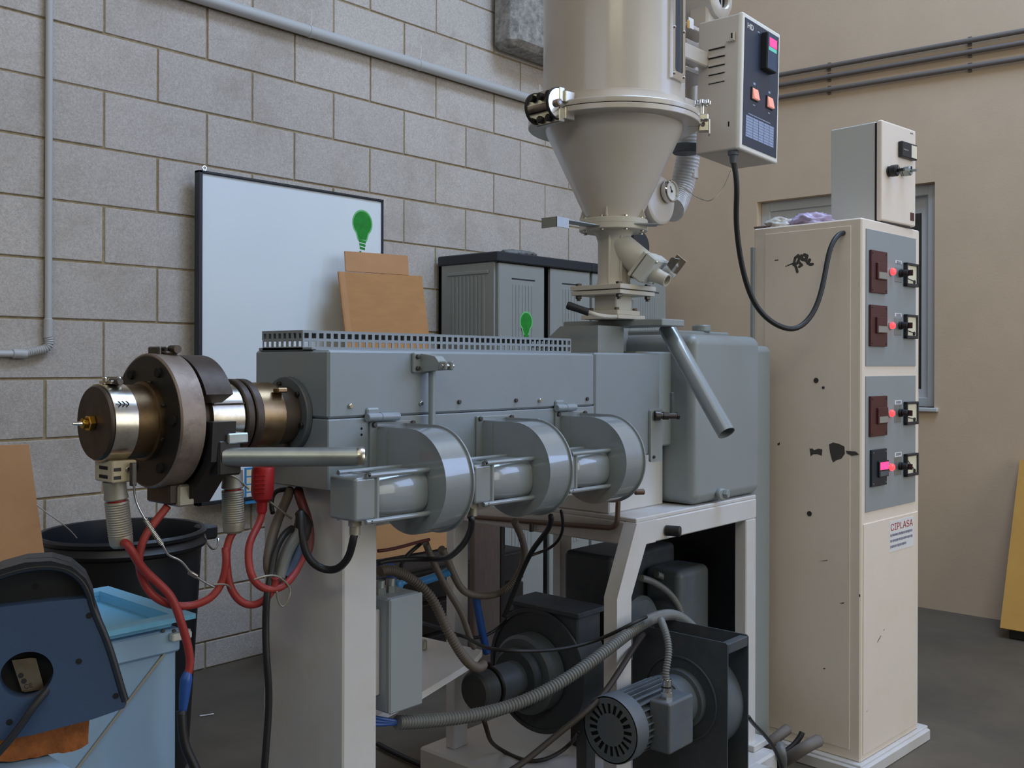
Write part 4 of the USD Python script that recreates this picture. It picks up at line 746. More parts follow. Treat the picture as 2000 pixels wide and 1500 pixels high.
for i_, (a0, b0, a1, b1_, c0_, d0_, c1_, d1_, lu, lv, swp, lab, ku, kv, met) in enumerate(rows):
    pp = mp[i_//2]; red = i_ == 3
    xa, za = kf(a0, b0); xb = kf(a1, b0)[0]; zb = kf(a0, b1_)[1]
    cp = k('temperature_controller', bx(xa, xb, -.010, -.002, zb, za, .001), 'navy_plate' if red else 'maroon_plate', label='dark blue temperature controller' if red else 'maroon temperature controller')
    xc, zc2 = kf(c0_, d0_); xd = kf(c1_, d0_)[0]; zd = kf(c0_, d1_)[1]
    k('controller_window', bx(xc-.004, xd, -.016, -.009, zd, zc2, .0015), 'maroon_plate' if not red else 'black_plastic', cp)
    zm_ = zd+(zc2-zd)*.45
    if red: k('red_display', bx(xc, xd-.003, -.0165, -.0155, zm_, zc2-.004), 'led_pink', cp); k('setting_scale', bx(xc, xd-.003, -.0165, -.0155, zd+.003, zm_-.004), 'motor_paint', cp)
    else: k('setting_scale', bx(xc+.002, xd-.003, -.0165, -.0155, zd+.003, zm_), 'lcd_grey', cp)
    for xx in ((xa+.008, xb-.008)):
        for zz in (za-.008, zb+.008): k('controller_screw', cyl((xx, -.0095, zz), (xx, -.0112, zz), .0025, 8), 'steel' if red else 'bolt', cp)
    lx, lz = kf(lu, lv); lm = k('lamp_rim', cyl((lx, -.002, lz), (lx, -.006, lz), .0125, 18, .001), 'chrome'); k('lamp', lathe([(0, 0), (.0105, 0), (.0105, .006), (.008, .011), (0, .013)], (lx, -.005, lz), (0, -1, 0), 18), 'led_red', lm, label='glowing red indicator lamp')
    sp3 = k('switch_plate', ff(*swp, .004, -.002, .0005), 'zinc')
    k('switch_label', ff(*lab, .003, -.002), 'label_white'); lx0, lz0 = kf(lab[0], (lab[1]+lab[3])/2); lx1 = kf(lab[2], lab[1])[0]
    k('label_print', cat(*[bx(lx0+(lx1-lx0)*(.2+.14*j), lx0+(lx1-lx0)*(.29+.14*j), -.0034, -.003, lz0-.004, lz0+.004) for j in range(5)]), 'ink_grey')
    kx0, kz0 = kf(ku-5, kv); k('switch_knob', cat(cyl((kx0, -.004, kz0), (kx0, -.012, kz0), .012, 18, .001), cyl((kx0, -.012, kz0), (kx0, -.030, kz0), .010, 16, .002), bx(kx0-.002, kx0+.002, -.042, -.028, kz0-.0085, kz0+.0085, .001)), 'black_plastic', sp3)
    mx0, mz1 = kf(met[0], met[1]); mx1 = kf(met[2], met[1])[0]; mz0 = kf(met[0], met[3])[1]
    am = k('ammeter', cat(bx(mx0, mx0+.007, -.014, -.002, mz0, mz1, .001), bx(mx1-.005, mx1, -.014, -.002, mz0, mz1, .001), bx(mx0, mx1, -.014, -.002, mz0, mz0+.009, .001), bx(mx0, mx1, -.014, -.002, mz1-.007, mz1, .001)), 'dark_frame', label='square dial ammeter with dark frame')
    k('meter_dial', bx(mx0+.005, mx1-.004, -.009, -.002, mz0+.006, mz1-.005), 'meter_face', am)
    nz = mz0+(mz1-mz0)*.27; nx = mx0+(mx1-mx0)*.72
    k('meter_needle', cat(wire([(nx, -.011, nz-.002), (mx0+.012, -.011, nz+(.004 if not red else .03))], .0012, 5, 4), cyl((nx, -.009, nz-.004), (nx, -.012, nz-.004), .006, 12)), 'ink_black', am)
# maker's sticker
sx0, sz1 = kf(1735, 1019); sx1 = kf(1782, 1019)[0]; sz0 = kf(1735, 1079)[1]
stk = k('sticker', bx(sx0, sx1, -.0036, -.0029, sz0, sz1), 'label_white', label='white maker sticker with red lettering')
tm = meshkit.text_mesh('CIPLASA', .020, .0004); ww = tm.vertices[:, 0].max()
k('lettering', text('CIPLASA', .020, (sx0+.006, -.0036, sz1-.028), (1, 0, 0), (0, 0, 1), (0, -1, 0), .0004, False, (sx1-sx0-.012)/ww), 'ink_red', stk)
for r_i in range(3):
    z_ = sz1-.042-.0165*r_i; xs = sx0+.006; q_ = []
    while xs < sx1-.012-(.04 if r_i == 2 else 0):
        wd = float(rng.uniform(.002, .006)); q_.append(bx(xs, xs+wd, -.0039, -.0036, z_-.0035*float(rng.uniform(.7, 1.2)), z_+.0038)); xs += wd+float(rng.uniform(.001, .0025))
    k('fine_print', cat(*q_), 'ink_grey', stk)

# small control box on top of the cabinet
so_ = np.array([2.868, 1.120, KZ1+.0005]); SR = math.radians(-6)
S = T('speed_control_box', 'small off-white control box with black knobs standing on top of the tall cabinet', 'control box', tuple(so_), SR)
sxv = np.array([math.cos(SR), math.sin(SR), 0]); syv = np.array([-math.sin(SR), math.cos(SR), 0])
def sf(u, v): p = S.tolocal(hit(u, v, syv, so_)); return p[0], p[2]
sw = sf(1789, 350)[0]; shh = sf(1717, 231)[1]; sdp = .165
S.part('body', bx(.004, sw-.004, .022, sdp, .0, shh-.002, .003), 'pale_grey_paint', local=True)
S.part('gasket', bx(.003, sw-.003, .016, .023, .004, shh-.006), 'black_rubber', local=True)
dr = S.part('door', rbx(0, sw, 0, .018, .004, shh, .006), 'cabinet_paint', local=True)
S.part('base_strip', bx(.01, sw-.03, .004, .03, 0, .008), 'brown_black', local=True)
a, b = sf(1754, 276), sf(1783, 315)
mt = S.part('panel_meter', bx(a[0], b[0], -.014, 0, b[1], a[1], .002), 'black_plastic', dr, local=True)
S.part('meter_dial', bx(a[0]+(b[0]-a[0])*.60, b[0]-.004, -.0146, -.0135, b[1]+.004, a[1]-.005), 'meter_face', dr, local=True)
S.part('meter_print', cat(*[bx(a[0]+.006+.008*i, a[0]+.011+.008*i, -.0146, -.0138, b[1]+.02, b[1]+.024) for i in range(4)]), 'lcd_grey', dr, local=True)
for u, v, r_, m_ in ((1736, 335, .017, 'black_plastic'), (1762, 336, .014, 'zinc')):
    a = sf(u, v); S.part('knob', cat(cyl((a[0], 0, a[1]), (a[0], -.006, a[1]), r_*.9, 20), cyl((a[0], -.006, a[1]), (a[0], -.028, a[1]), r_, 20, .003), cyl((a[0], -.028, a[1]), (a[0], -.046, a[1]), r_*.30, 12)), m_, dr, local=True)
    S.part('knob_pointer', bx(a[0]-.002, a[0]+.002, -.030, -.027, a[1], a[1]+r_*.9), 'black_plastic' if m_ == 'zinc' else 'steel', dr, local=True)
a, b = sf(1778, 415), sf(1785, 432); S.part('badge', bx(a[0], b[0], -.001, .001, b[1], a[1]), 'maroon_plate', dr, local=True)
S.part('caption_mark', cat(*[bx(sf(1778, 259)[0]+.006*i, sf(1778, 259)[0]+.004+.006*i, -.0008, .001, sf(1778, 259)[1]-.003, sf(1778, 259)[1]) for i in range(3)]), 'ink_grey', dr, local=True)
# bags on the cabinet top
def crumple(c, sx, sy, sz, seed, n=3):
    m = trimesh.creation.icosphere(n, 1.0); v = m.vertices; f_ = 1+1.1*(meshkit.fbm(v*2.3+seed, 4, seed)-.5); v = v*f_[:, None]*np.array([sx, sy, sz]); v[:, 2] = np.maximum(v[:, 2], -sz*.35); v[:, 2] -= v[:, 2].min()
    return trimesh.Trimesh(v+np.asarray(c), m.faces, process=False)
kt = KZ1+.001
def topk(x, y): return KO+kx*x+ky*y+np.array([0, 0, kt])
one('plastic_bag', crumple(topk(.065, .19), .05, .06, .028, 4), 'lavender_bag', 'crumpled lavender plastic bag on the cabinet behind the small control box', 'bag', smooth=True)
one('plastic_bag', crumple(topk(.045, .285), .03, .045, .024, 9), 'clear_bag', 'crumpled clear plastic bag next to the lavender bag', 'bag', smooth=True)
one('scrap_strip', cat(obx(topk(.02, .325)+[0, 0, .004], ky, kx, .055, .02, .006, .002), obx(topk(.035, .30)+[0, 0, .010], ky+kx*.4, kx, .045, .014, .003, .001)), 'wood_brown', 'thin brown scrap strip at the back edge of the cabinet top', 'scrap')

# ================================================================== FANS AND DRIVE inside the frame
B = T('floor_fan', 'dark grey fan with open square housing and slotted motor cover before the frame leg', 'fan', (2.0, 1.28, .10)); b = B.part
fx, fy, fz = 2.04, 1.275, .366
pl = Polygon([(1.150, .102), (1.150, .514), (1.154, .518), (1.405, .518), (1.412, .51), (1.412, .102)])
b('side_plate', prism(pl, .004, (fx, 0, 0), (0, 1, 0), (0, 0, 1), (1, 0, 0)), 'fan_paint'); b('side_plate', prism(pl, .004, (fx+.096, 0, 0), (0, 1, 0), (0, 0, 1), (1, 0, 0)), 'fan_paint')
b('front_bar', bx(fx+.0045, fx+.0955, 1.1495, 1.17, .492, .516, .002), 'fan_paint')
b('scroll', cyl((fx+.004, fy+.004, fz-.02), (fx+.096, fy+.004, fz-.02), .118, 64), 'motor_paint', label='rounded scroll inside the square housing')
b('base_pan', bx(fx+.0045, fx+.0955, 1.152, 1.410, .101, .115, .002), 'fan_paint')
b('inlet_ring', ringm((fx-.006, fy, fz), (1, 0, 0), .096, .100, .006, 60), 'fan_paint')
mo = b('motor_body', cyl((1.79, fy, fz), (fx, fy, fz), .060, 40), 'motor_paint')
for kf_ in range(30):
    a = kf_*2*math.pi/30; c, k_ = math.cos(a), math.sin(a); q = np.array([1.875, fy+.062*c, fz+.062*k_])
    b('cooling_fin', obx(q, (1, 0, 0), (0, c, k_), .150, .016, .0028, .0004), 'motor_paint', mo)
b('motor_flange', cat(cyl((1.955, fy, fz), (1.975, fy, fz), .068, 40, .003), cyl((2.02, fy, fz), (2.04, fy, fz), .07, 40)), 'motor_paint', mo)
a64 = np.linspace(0, 2*math.pi, 64, endpoint=False)
face = Polygon([(.0715*math.cos(a), .0715*math.sin(a)) for a in a64])
for kf_ in range(20):
    a = math.radians(kf_*360/20+4); r0, r1 = .035, .0565; w_ = .0040
    face = face.difference(Polygon([(r0*math.cos(a)-w_*math.sin(a)*-1*-1, r0*math.sin(a)+w_*math.cos(a)), (r1*math.cos(a)-w_*math.sin(a), r1*math.sin(a)+w_*math.cos(a)), (r1*math.cos(a)+w_*math.sin(a), r1*math.sin(a)-w_*math.cos(a)), (r0*math.cos(a)+w_*math.sin(a), r0*math.sin(a)-w_*math.cos(a))]))
cv = b('fan_cover', cat(prism(face, .003, (1.757, fy, fz), (0, -1, 0), (0, 0, 1), (1, 0, 0)), lathe([(.0690, 0), (.0715, 0), (.0735, .003), (.0735, .040), (.071, .045), (.069, .045), (.069, 0)], (1.757, fy, fz), (1, 0, 0), 64)), 'motor_paint', label='slotted round motor fan cover')
b('cover_back', cyl((1.764, fy, fz), (1.768, fy, fz), .069, 40), 'hole', cv)
b('terminal_box', rbx(1.826, 1.924, 1.168, 1.222, .318, .428, .006), 'motor_paint', mo)
gpt = np.array([1.858, 1.196, .428]); b('box_gland', cat(cyl(gpt, gpt+[0, 0, .014], .014, 6), cyl(gpt+[0, 0, .014], gpt+[0, 0, .024], .0125, 20), cyl(gpt+[0, 0, .026], gpt+[0, 0, .042], .011, 20, .001)), 'chrome', mo)

G = T('drive_fan', 'black round scroll fan with small end motor on the plinth behind the white strut', 'fan', (1.9, 1.63, .10)); g = G.part
gy, gz_ = 1.63, .383
g('scroll_housing', cat(cyl((1.93, gy, gz_), (2.03, gy, gz_), .153, 72, .004)), 'fan_paint'); g('scroll_rim', ringm((1.926, gy, gz_), (1, 0, 0), .146, .157, .006, 72), 'fan_paint')
g('outlet_box', bx(1.935, 2.03, 1.503, 1.717, .42, .548, .004), 'fan_paint'); g('outlet_flange', cat(bx(1.925, 2.04, 1.493, 1.727, .536, .549, .002)), 'fan_paint')
g('inlet_drum', cyl((1.872, gy, gz_), (1.93, gy, gz_), .098, 56, .008), 'motor_paint'); g('inlet_hub', cyl((1.845, gy, gz_), (1.872, gy, gz_), .072, 44, .006), 'fan_paint')
mm = g('motor_body', cyl((1.755, gy, gz_), (1.85, gy, gz_), .043, 36, .002), 'motor_paint'); g('motor_cap', cyl((1.70, gy, gz_), (1.752, gy, gz_), .0465, 36, .006), 'fan_paint', mm)
g('clamp_band', cat(ringm((1.752, gy, gz_), (1, 0, 0), .043, .0495, .008, 36), bx(1.752, 1.760, gy-.006, gy+.006, gz_+.047, gz_+.058, .001)), 'black_steel', mm)
g('foot', bx(1.99, 2.026, 1.515, 1.55, .101, .30, .002), 'fan_paint')
R_ = T('drive_motor', 'large dark drive motor standing deep inside the white frame', 'motor', (2.3, 1.74, .10))
R_.part('motor_case', rbx(2.155, 2.47, 1.56, 1.725, .50, .645, .016), 'fan_paint'); R_.part('gear_case', rbx(2.30, 2.46, 1.44, 1.555, .33, .60, .02), 'motor_paint', label='dusty grey gear case')
R_.part('gear_cover', cyl((2.20, 1.49, .46), (2.20, 1.56, .46), .085, 40, .01), 'motor_paint'); R_.part('pedestal', bx(2.18, 2.45, 1.57, 1.72, .101, .51, .004), 'black_steel')

# ================================================================== CONDUIT HOSES AND CABLES AROUND THE FRAME
def tube(name, pts, r, m, label, category, rib=None, **kw):
    return one(name, ribbed(pts, r, *rib) if rib else wire(pts, r, 9, 70), m, label, category, smooth=True, **kw)
big_pts = [at(776, 1411, y=1.42), at(900, 1401, y=1.40), at(1030, 1366, y=1.355), at(1150, 1296, y=1.31), at(1240, 1228, y=1.30), at(1290, 1203, y=1.33), at(1332, 1208, y=1.38), at(1372, 1250, y=1.39)]
hz = T('conduit_hose', 'thick grey corrugated conduit hose sagging across the frame opening', 'hose', tuple(big_pts[0]))
hz.part('corrugated_sleeve', ribbed(big_pts, .0138, .0072, .22), 'hose_grey', smooth=True)
for k_ in range(3): hz.part('blue_wire', wire([at(690, 1392+8*k_, y=1.44), at(730, 1401+7*k_, y=1.435), at(756, 1406+4*k_, y=1.428), at(785, 1410+1.5*k_, y=1.42)], .0042, 8, 16), 'blue_tape', label='blue wire sticking out of the sleeve')
tube('conduit_hose', [gpt+[0, 0, .035], at(1301, 1310, y=1.196), at(1306, 1270, y=1.20), at(1299, 1232, y=1.22), at(1292, 1212, y=1.27)], .0085, 'hose_grey', 'thin grey corrugated conduit rising from the slotted fan motor', 'hose', (.0055, .24))
tube('conduit_hose', [at(1252, 1129, y=1.46), at(1285, 1142, y=1.46), at(1318, 1172, y=1.45), at(1332, 1208, y=1.44)], .009, 'hose_grey', 'left one of two grey conduits curving down behind the strut', 'hose', (.0058, .22))
tube('conduit_hose', [at(1282, 1122, y=1.50), at(1312, 1143, y=1.49), at(1345, 1190, y=1.47), at(1368, 1235, y=1.45)], .009, 'hose_grey', 'right one of two grey conduits curving down behind the strut', 'hose', (.0058, .22))
tube('corrugated_hose', [at(742, 1116, y=1.46), at(775, 1117, y=1.46), at(815, 1140, y=1.45), at(845, 1172, y=1.43), at(870, 1222, y=1.41), at(900, 1275, y=1.40), at(926, 1302, y=1.42), at(944, 1298, y=1.46)], .0105, 'hose_brown', 'brown corrugated hose bending over the grey junction box to the shelf', 'hose', (.0058, .20))
tube('corrugated_hose', [at(832, 1062, y=1.52), at(850, 1105, y=1.53), at(878, 1158, y=1.55), at(902, 1200, y=1.58), at(916, 1240, y=1.60), at(926, 1264, y=1.61)], .0075, 'hose_brown', 'thin brown corrugated hose dropping to the tip of the white shelf', 'hose', (.005, .22))
tube('corrugated_hose', [at(862, 1072, y=1.56), at(885, 1120, y=1.58), at(905, 1153, y=1.60), at(935, 1163, y=1.62), at(975, 1158, y=1.62), at(1007, 1130, y=1.60), at(1023, 1090, y=1.58), at(1017, 1045, y=1.54), at(1005, 1018, y=1.50)], .0085, 'hose_brown', 'brown corrugated hose sagging in a loop below the second blower', 'hose', (.005, .22))
tube('black_cable', [at(1076, 1008, y=1.36), at(1066, 1040, y=1.42), at(1040, 1075, y=1.50), at(1018, 1120, y=1.55), at(998, 1170, y=1.58), at(984, 1203, y=1.60)], .0062, 'black_rubber', 'black cable hanging diagonally from the second blower', 'cable')
tube('black_cable', [at(1096, 998, y=1.35), at(1099, 1030, y=1.40), at(1090, 1055, y=1.45), at(1068, 1073, y=1.50), at(1045, 1082, y=1.52), at(1033, 1087, y=1.525)], .0035, 'black_rubber', 'thin black wire curling beside the third blower', 'cable')
tube('black_cable', [at(921, 1012, y=1.20), at(914, 1048, y=1.24), at(888, 1080, y=1.34), at(850, 1092, y=1.48), at(800, 1092, y=1.52), at(738, 1100, y=1.54)], .0058, 'black_rubber', 'black cable running back from the bottom of the first blower', 'cable')
tube('black_cable', [at(738, 1076, y=1.50), at(775, 1070, y=1.50), at(812, 1060, y=1.51), at(838, 1054, y=1.52)], .0035, 'maroon_cable', 'thin dark red wire behind the first blower', 'cable')
tube('black_cable', [at(825, 1058, y=1.54), at(800, 1080, y=1.54), at(786, 1098, y=1.54), at(782, 1130, y=1.55)], .0045, 'black_rubber', 'black cable curving down behind the junction box', 'cable')
tube('black_cable', [at(880, 1240, y=1.62), at(905, 1243, y=1.60), at(945, 1263, y=1.50), at(1000, 1271, y=1.42), at(1090, 1268, y=1.40), at(1160, 1252, y=1.37), at(1215, 1228, y=1.31), at(1262, 1205, y=1.29)], .0042, 'black_rubber', 'thin black cable stretched along the round scroll fan', 'cable')
tube('black_cable', [at(822, 1216, y=1.66), at(880, 1235, y=1.66), at(930, 1245, y=1.66), at(965, 1232, y=1.66), at(990, 1208, y=1.62)], .0042, 'black_rubber', 'thin black cable sagging behind the white shelf', 'cable')
pf = .1065
tube('black_cable', [at(942, 1398, y=1.60), at(952, 1430, y=1.62), at(985, 1468, z=pf), at(1035, 1486, z=pf), at(1085, 1474, z=pf), at(1130, 1430, y=1.50)], .0055, 'brown_black', 'dark cable lying in a curve on the white plinth', 'cable')
tube('black_cable', [at(985, 1512, y=1.40), at(1030, 1483, y=1.38), at(1090, 1434, y=1.35), at(1150, 1385, y=1.315), at(1190, 1340, y=1.31), at(1236, 1268, y=1.322), at(1262, 1236, y=1.40), at(1280, 1222, y=1.45)], .0068, 'brown_black', 'thick dark brown cable slanting up across the strut', 'cable')
tube('black_cable', [at(738, 1453, z=.012), at(780, 1475, z=.012), at(835, 1500, z=.012), at(900, 1530, z=.012)], .0075, 'black_rubber', 'black cable on the floor beside the left machine leg', 'cable')
tube('blue_pipe', [at(812, 1139, y=1.62), at(850, 1127, y=1.60), at(878, 1116, y=1.58)], .0095, 'blue_pipe', 'short slanting blue water pipe behind the junction box', 'pipe')
tube('blue_pipe', [at(929, 1163, y=1.66), at(935, 1200, y=1.66), at(944, 1245, y=1.66), at(951, 1275, y=1.66)], .0095, 'blue_tape', 'blue water pipe dropping beside the brown board', 'pipe')
tube('blue_pipe', [at(742, 1104, y=1.60), at(757, 1102, y=1.60), at(763, 1114, y=1.60), at(765, 1140, y=1.60)], .011, 'blue_tape', 'bent dark blue pipe above the junction box', 'pipe')
bv = at(776, 1142, y=1.56); one('valve', cat(lathe([(0, 0), (.011, 0), (.013, .006), (.011, .016), (.007, .018), (0, .018)], bv-[0, 0, .008], (0, 0, 1), 20), cyl(bv, bv+[.03, .0, .004], .006, 12), cyl(bv-[0, 0, .07], bv, .006, 12)), 'blue_pipe', 'small blue valve on the pipe above the junction box', 'valve')
# blower 1 cord, cable bundle at the left leg
tg = np.array([1.14-.154+.020, 1.2235, .948-.066])
tube('black_cable', [tg+[0, 0, .012], at(688, 1062, y=1.225), at(676, 1095, y=1.25), at(648, 1113, y=1.29), at(622, 1107, y=1.31), at(600, 1084, y=1.32), at(590, 1040, y=1.33), at(586, 1000, y=1.345)], .0062, 'black_rubber', 'black cord looping from the first blower terminal box to the leg', 'cable')
tube('gland_hose', [at(566, 958, y=1.45), at(553, 990, y=1.42), at(537, 1030, y=1.40), at(526, 1075, y=1.38), at(524, 1105, y=1.37), at(530, 1125, y=1.365)], .0085, 'hose_brown', 'brown hose hanging from the shroud end beside the leg', 'hose')
tube('black_cable', [at(583, 958, y=1.44), at(592, 990, y=1.40), at(601, 1020, y=1.385), at(604, 1055, y=1.375), at(598, 1080, y=1.37)], .0085, 'maroon_cable', 'dark red sleeved cable hanging from the shroud end', 'cable')
one('cable_wrap', sweep(spline([at(583, 1000, y=1.40), at(592, 1020, y=1.39), at(590, 1045, y=1.385), at(578, 1052, y=1.38)], 20), np.interp(np.linspace(0, 1, 20), [0, .4, .8, 1], [.008, .017, .016, .006]), 12), 'black_rubber', 'black taped cable wrap at the top of the left leg', 'cable')
tube('grey_cable', [at(588, 1034, y=1.392), at(571, 1058, y=1.378), at(556, 1090, y=1.37), at(547, 1125, y=1.365), at(545, 1137, y=1.36)], .011, 'hose_grey', 'thick grey cable loop in front of the left leg', 'cable')
tube('grey_cable', [at(594, 1046, y=1.385), at(584, 1075, y=1.372), at(571, 1105, y=1.365), at(558, 1130, y=1.36)], .009, 'charcoal_plastic', 'dark grey cable beside the thick grey loop', 'cable')
tube('black_cable', [at(570, 1032, y=1.385), at(550, 1052, y=1.37), at(536, 1085, y=1.36), at(529, 1122, y=1.355), at(522, 1160, y=1.35), at(519, 1220, y=1.35), at(521, 1290, y=1.345), at(525, 1360, y=1.345), at(521, 1440, y=1.345), at(514, 1530, y=1.345), at(514, 1530, y=1.345)*[1, 1, 0]+[-.03, -.01, .14], at(514, 1530, y=1.345)*[1, 1, 0]+[-.05, -.10, .012]], .0058, 'black_rubber', 'black cord hanging straight down the edge of the left leg', 'cable')
tube('wire_tie', [at(496, 1132, y=1.335), at(515, 1126, y=1.33), at(535, 1124, y=1.33), at(552, 1132, y=1.335), at(566, 1150, y=1.34), at(564, 1168, y=1.34), at(553, 1184, y=1.345), at(544, 1175, y=1.345), at(541, 1155, y=1.34)], .0016, 'connector_alu', 'thin twisted wire tie looped around the red cable', 'wire')
tube('thin_wire', [at(523, 978, y=1.40), at(540, 990, y=1.39), at(556, 1003, y=1.39), at(569, 1012, y=1.395)], .002, 'connector_alu', 'thin pale wire from the red plug to the cable wrap', 'wire')
tube('black_cable', [at(562, 956, y=1.46), at(545, 958, y=1.44), at(533, 968, y=1.42), at(530, 985, y=1.41), at(533, 1002, y=1.40)], .004, 'black_rubber', 'thin black wire loop beside the red plug', 'cable')
rp = at(514, 912, y=1.40); rq = at(511, 1004, y=1.40); dd = (rq-rp)/np.linalg.norm(rq-rp); Ln = np.linalg.norm(rq-rp)
RP = T('red_plug', 'red rubber plug hanging under the clamp handle', 'plug', tuple(rp))
m1 = RP.part('plug_body', lathe([(0, 0), (.017, 0), (.0185, .006), (.0185, .040), (.016, .052), (.009, .058), (.0085, .072), (.006, Ln), (0, Ln)], rp, dd, 24), 'red_plug')
for k_ in range(5): RP.part('grip_rib', obx(rp+dd*(.012+.007*k_)-fwd*.0175, rgt, upv, .016, .0025, .003, .0005), 'red_plug', m1)
tube('red_cable', [rq, at(502, 1030, y=1.39), at(488, 1062, y=1.375), at(486, 1098, y=1.365), at(496, 1132, y=1.355), at(520, 1150, y=1.35), at(548, 1147, y=1.345), at(575, 1120, y=1.355), at(594, 1085, y=1.362)], .0062, 'red_cable', 'red cable looping from the red plug up to the leg', 'cable')
tube('red_cable', [RED2, at(443, 1075, y=1.40), at(444, 1110, y=1.395), at(450, 1145, y=1.39), at(470, 1174, y=1.38), at(495, 1181, y=1.37), at(520, 1168, y=1.355), at(535, 1145, y=1.348), at(538, 1128, y=1.346)], .0062, 'red_cable', 'red cable from the clamp jaw connector sagging to the wire tie', 'cable')
tube('red_cable', [at(327, 988, y=1.42), at(310, 1010, y=1.42), at(285, 1045, y=1.42), at(272, 1085, y=1.42), at(275, 1120, y=1.42), at(292, 1155, y=1.415), at(325, 1178, y=1.41), at(370, 1183, y=1.41), at(410, 1168, y=1.40), at(432, 1140, y=1.397), at(441, 1105, y=1.394), at(440, 1070, y=1.40)], .0062, 'red_cable', 'red cable looping under the die ring to the other connector', 'cable')
rc = T('red_cable', 'red cable with a blue taped joint falling from the die tip connector past the tray', 'cable', tuple(RED1))
rpts = [RED1, at(252, 1068, y=1.40), at(275, 1105, y=1.40), at(310, 1140, y=1.40), at(336, 1170, y=1.395), at(352, 1210, y=1.39), at(364, 1250, y=1.39), at(371, 1290, y=1.39), at(366, 1318, y=1.39)]
rc.part('red_sleeve', wire(rpts, .0064, 10, 80), 'red_cable', smooth=60)
rc.part('blue_joint', sweep(spline([at(367, 1312, y=1.39), at(362, 1340, y=1.39), at(358, 1380, y=1.39), at(356, 1394, y=1.39)], 20), np.interp(np.linspace(0, 1, 20), [0, .2, .5, 1], [.006, .0095, .0085, .005]), 10), 'blue_tape', label='blue taped joint')
rc.part('black_tail', wire([at(354, 1388, y=1.39), at(357, 1430, y=1.385), at(365, 1465, y=1.38), at(385, 1510, y=1.37), at(392, 1560, y=1.365), at(410, 1560, y=1.365)*[1, 1, 0]+[.03, .0, .012]], .0072, 12, 50), 'black_rubber', smooth=True, label='black cable below the joint')
th = T('thermocouple_lead', 'thin steel thermocouple lead with a coil spring hanging from the die', 'wire', tuple(at(258, 930, y=1.39)))
th.part('lead', wire([at(262, 945, y=1.385), at(268, 985, y=1.385), at(282, 1012, y=1.38), at(300, 1040, y=1.375), at(318, 1065, y=1.37), at(330, 1084, y=1.37), at(352, 1095, y=1.37), at(370, 1115, y=1.37), at(380, 1124, y=1.37), at(400, 1137, y=1.37), at(418, 1146, y=1.37)], .0018, 7, 70), 'steel', smooth=60)
th.part('coil_spring', coil([at(284, 1014, y=1.38), at(300, 1040, y=1.375), at(316, 1063, y=1.37)], .0035, .0022, .0007), 'steel', smooth=60)
th.part('probe_bracket', bx(*[c for i in range(3) for c in ((at(260, 925, y=1.39))[i]+(-.004, -.004, -.018)[i], (at(260, 925, y=1.39))[i]+(.004, .004, .016)[i])], .001), 'bolt')
th.part('crimp', obx(at(377, 1122, y=1.37), rgt-upv*.6, upv, .016, .006, .005, .001), 'steel')
tube('wire_tie', [at(417, 1142, y=1.37), at(432, 1141, y=1.375), at(444, 1143, y=1.38), at(450, 1150, y=1.385)], .0014, 'connector_alu', 'short pale wire tie around the joined red cables', 'wire')
tube('thin_wire', [at(432, 925, y=1.40), at(455, 930, y=1.39), at(470, 940, y=1.39), at(486, 955, y=1.39)], .0017, 'connector_alu', 'thin grey wire between the clamp connector and the red plug', 'wire')
# cord from the control box to the cabinet and the thin sensor wire
cu = [(1439, 372), (1438, 420), (1442, 475), (1453, 535), (1472, 588), (1500, 623), (1535, 641), (1562, 638), (1588, 610), (1604, 568), (1613, 525), (1622, 485), (1634, 463)]
end = hit(1648, 455, kx, KO); dend = (end-EYE)@fwd; st_ = gp-np.array([0, 0, .030]); d0_ = (st_-EYE)@fwd
cp_ = [st_]+[at(u, v, d=d0_+(dend-.03-d0_)*i/12.0) for i, (u, v) in enumerate(cu)]+[end]
tube('power_cord', cp_, .0072, 'black_rubber', 'thick black power cord hanging from the hopper control box to the tall cabinet', 'cable')
tube('sensor_wire', [at(1428, 333, y=1.33), at(1420, 352, y=1.34), at(1408, 373, y=1.36), at(1392, 389, y=1.38), at(1376, 391, y=1.42), at(1358, 383, y=1.46), at(1340, 370, y=1.50), at(1328, 362, y=1.52)], .0017, 'string', 'thin pale sensor wire drooping below the hopper control box', 'wire')

# ================================================================== FLOOR PIECES on the right
tube('floor_conduit', [at(1478, 1492, z=.02), at(1520, 1490, z=.035), at(1560, 1468, d=2.74), at(1598, 1447, d=2.76)], .017, 'pipe_taupe', 'thick grey conduit stub in front of the tall cabinet, nearest to it', 'pipe')
tube('floor_conduit', [at(1480, 1475, z=.04), at(1505, 1450, d=2.80), at(1538, 1424, d=2.82)], .015, 'pipe_taupe', 'grey conduit stub by the frame foot, leftmost by the cabinet', 'pipe')
tube('floor_hose', [at(1500, 1478, d=2.78), at(1530, 1470, d=2.78), at(1555, 1450, d=2.79), at(1567, 1430, d=2.80)], .008, 'black_rubber', 'black hose end between the two grey conduit stubs', 'hose')
tube('floor_conduit', [at(1518, 1535, z=.02), at(1528, 1500, z=.03), at(1528, 1475, d=2.72), at(1524, 1455, d=2.74)], .012, 'hose_grey', 'pale conduit bent upright by the cabinet plinth', 'pipe')
tube('black_cable', [at(1462, 1400, y=1.18), at(1478, 1420, y=1.20), at(1500, 1444, y=1.22), at(1516, 1470, y=1.22), at(1530, 1510, y=1.22)], .005, 'black_rubber', 'thin black cable slanting down from the fan to the conduit stubs', 'cable')
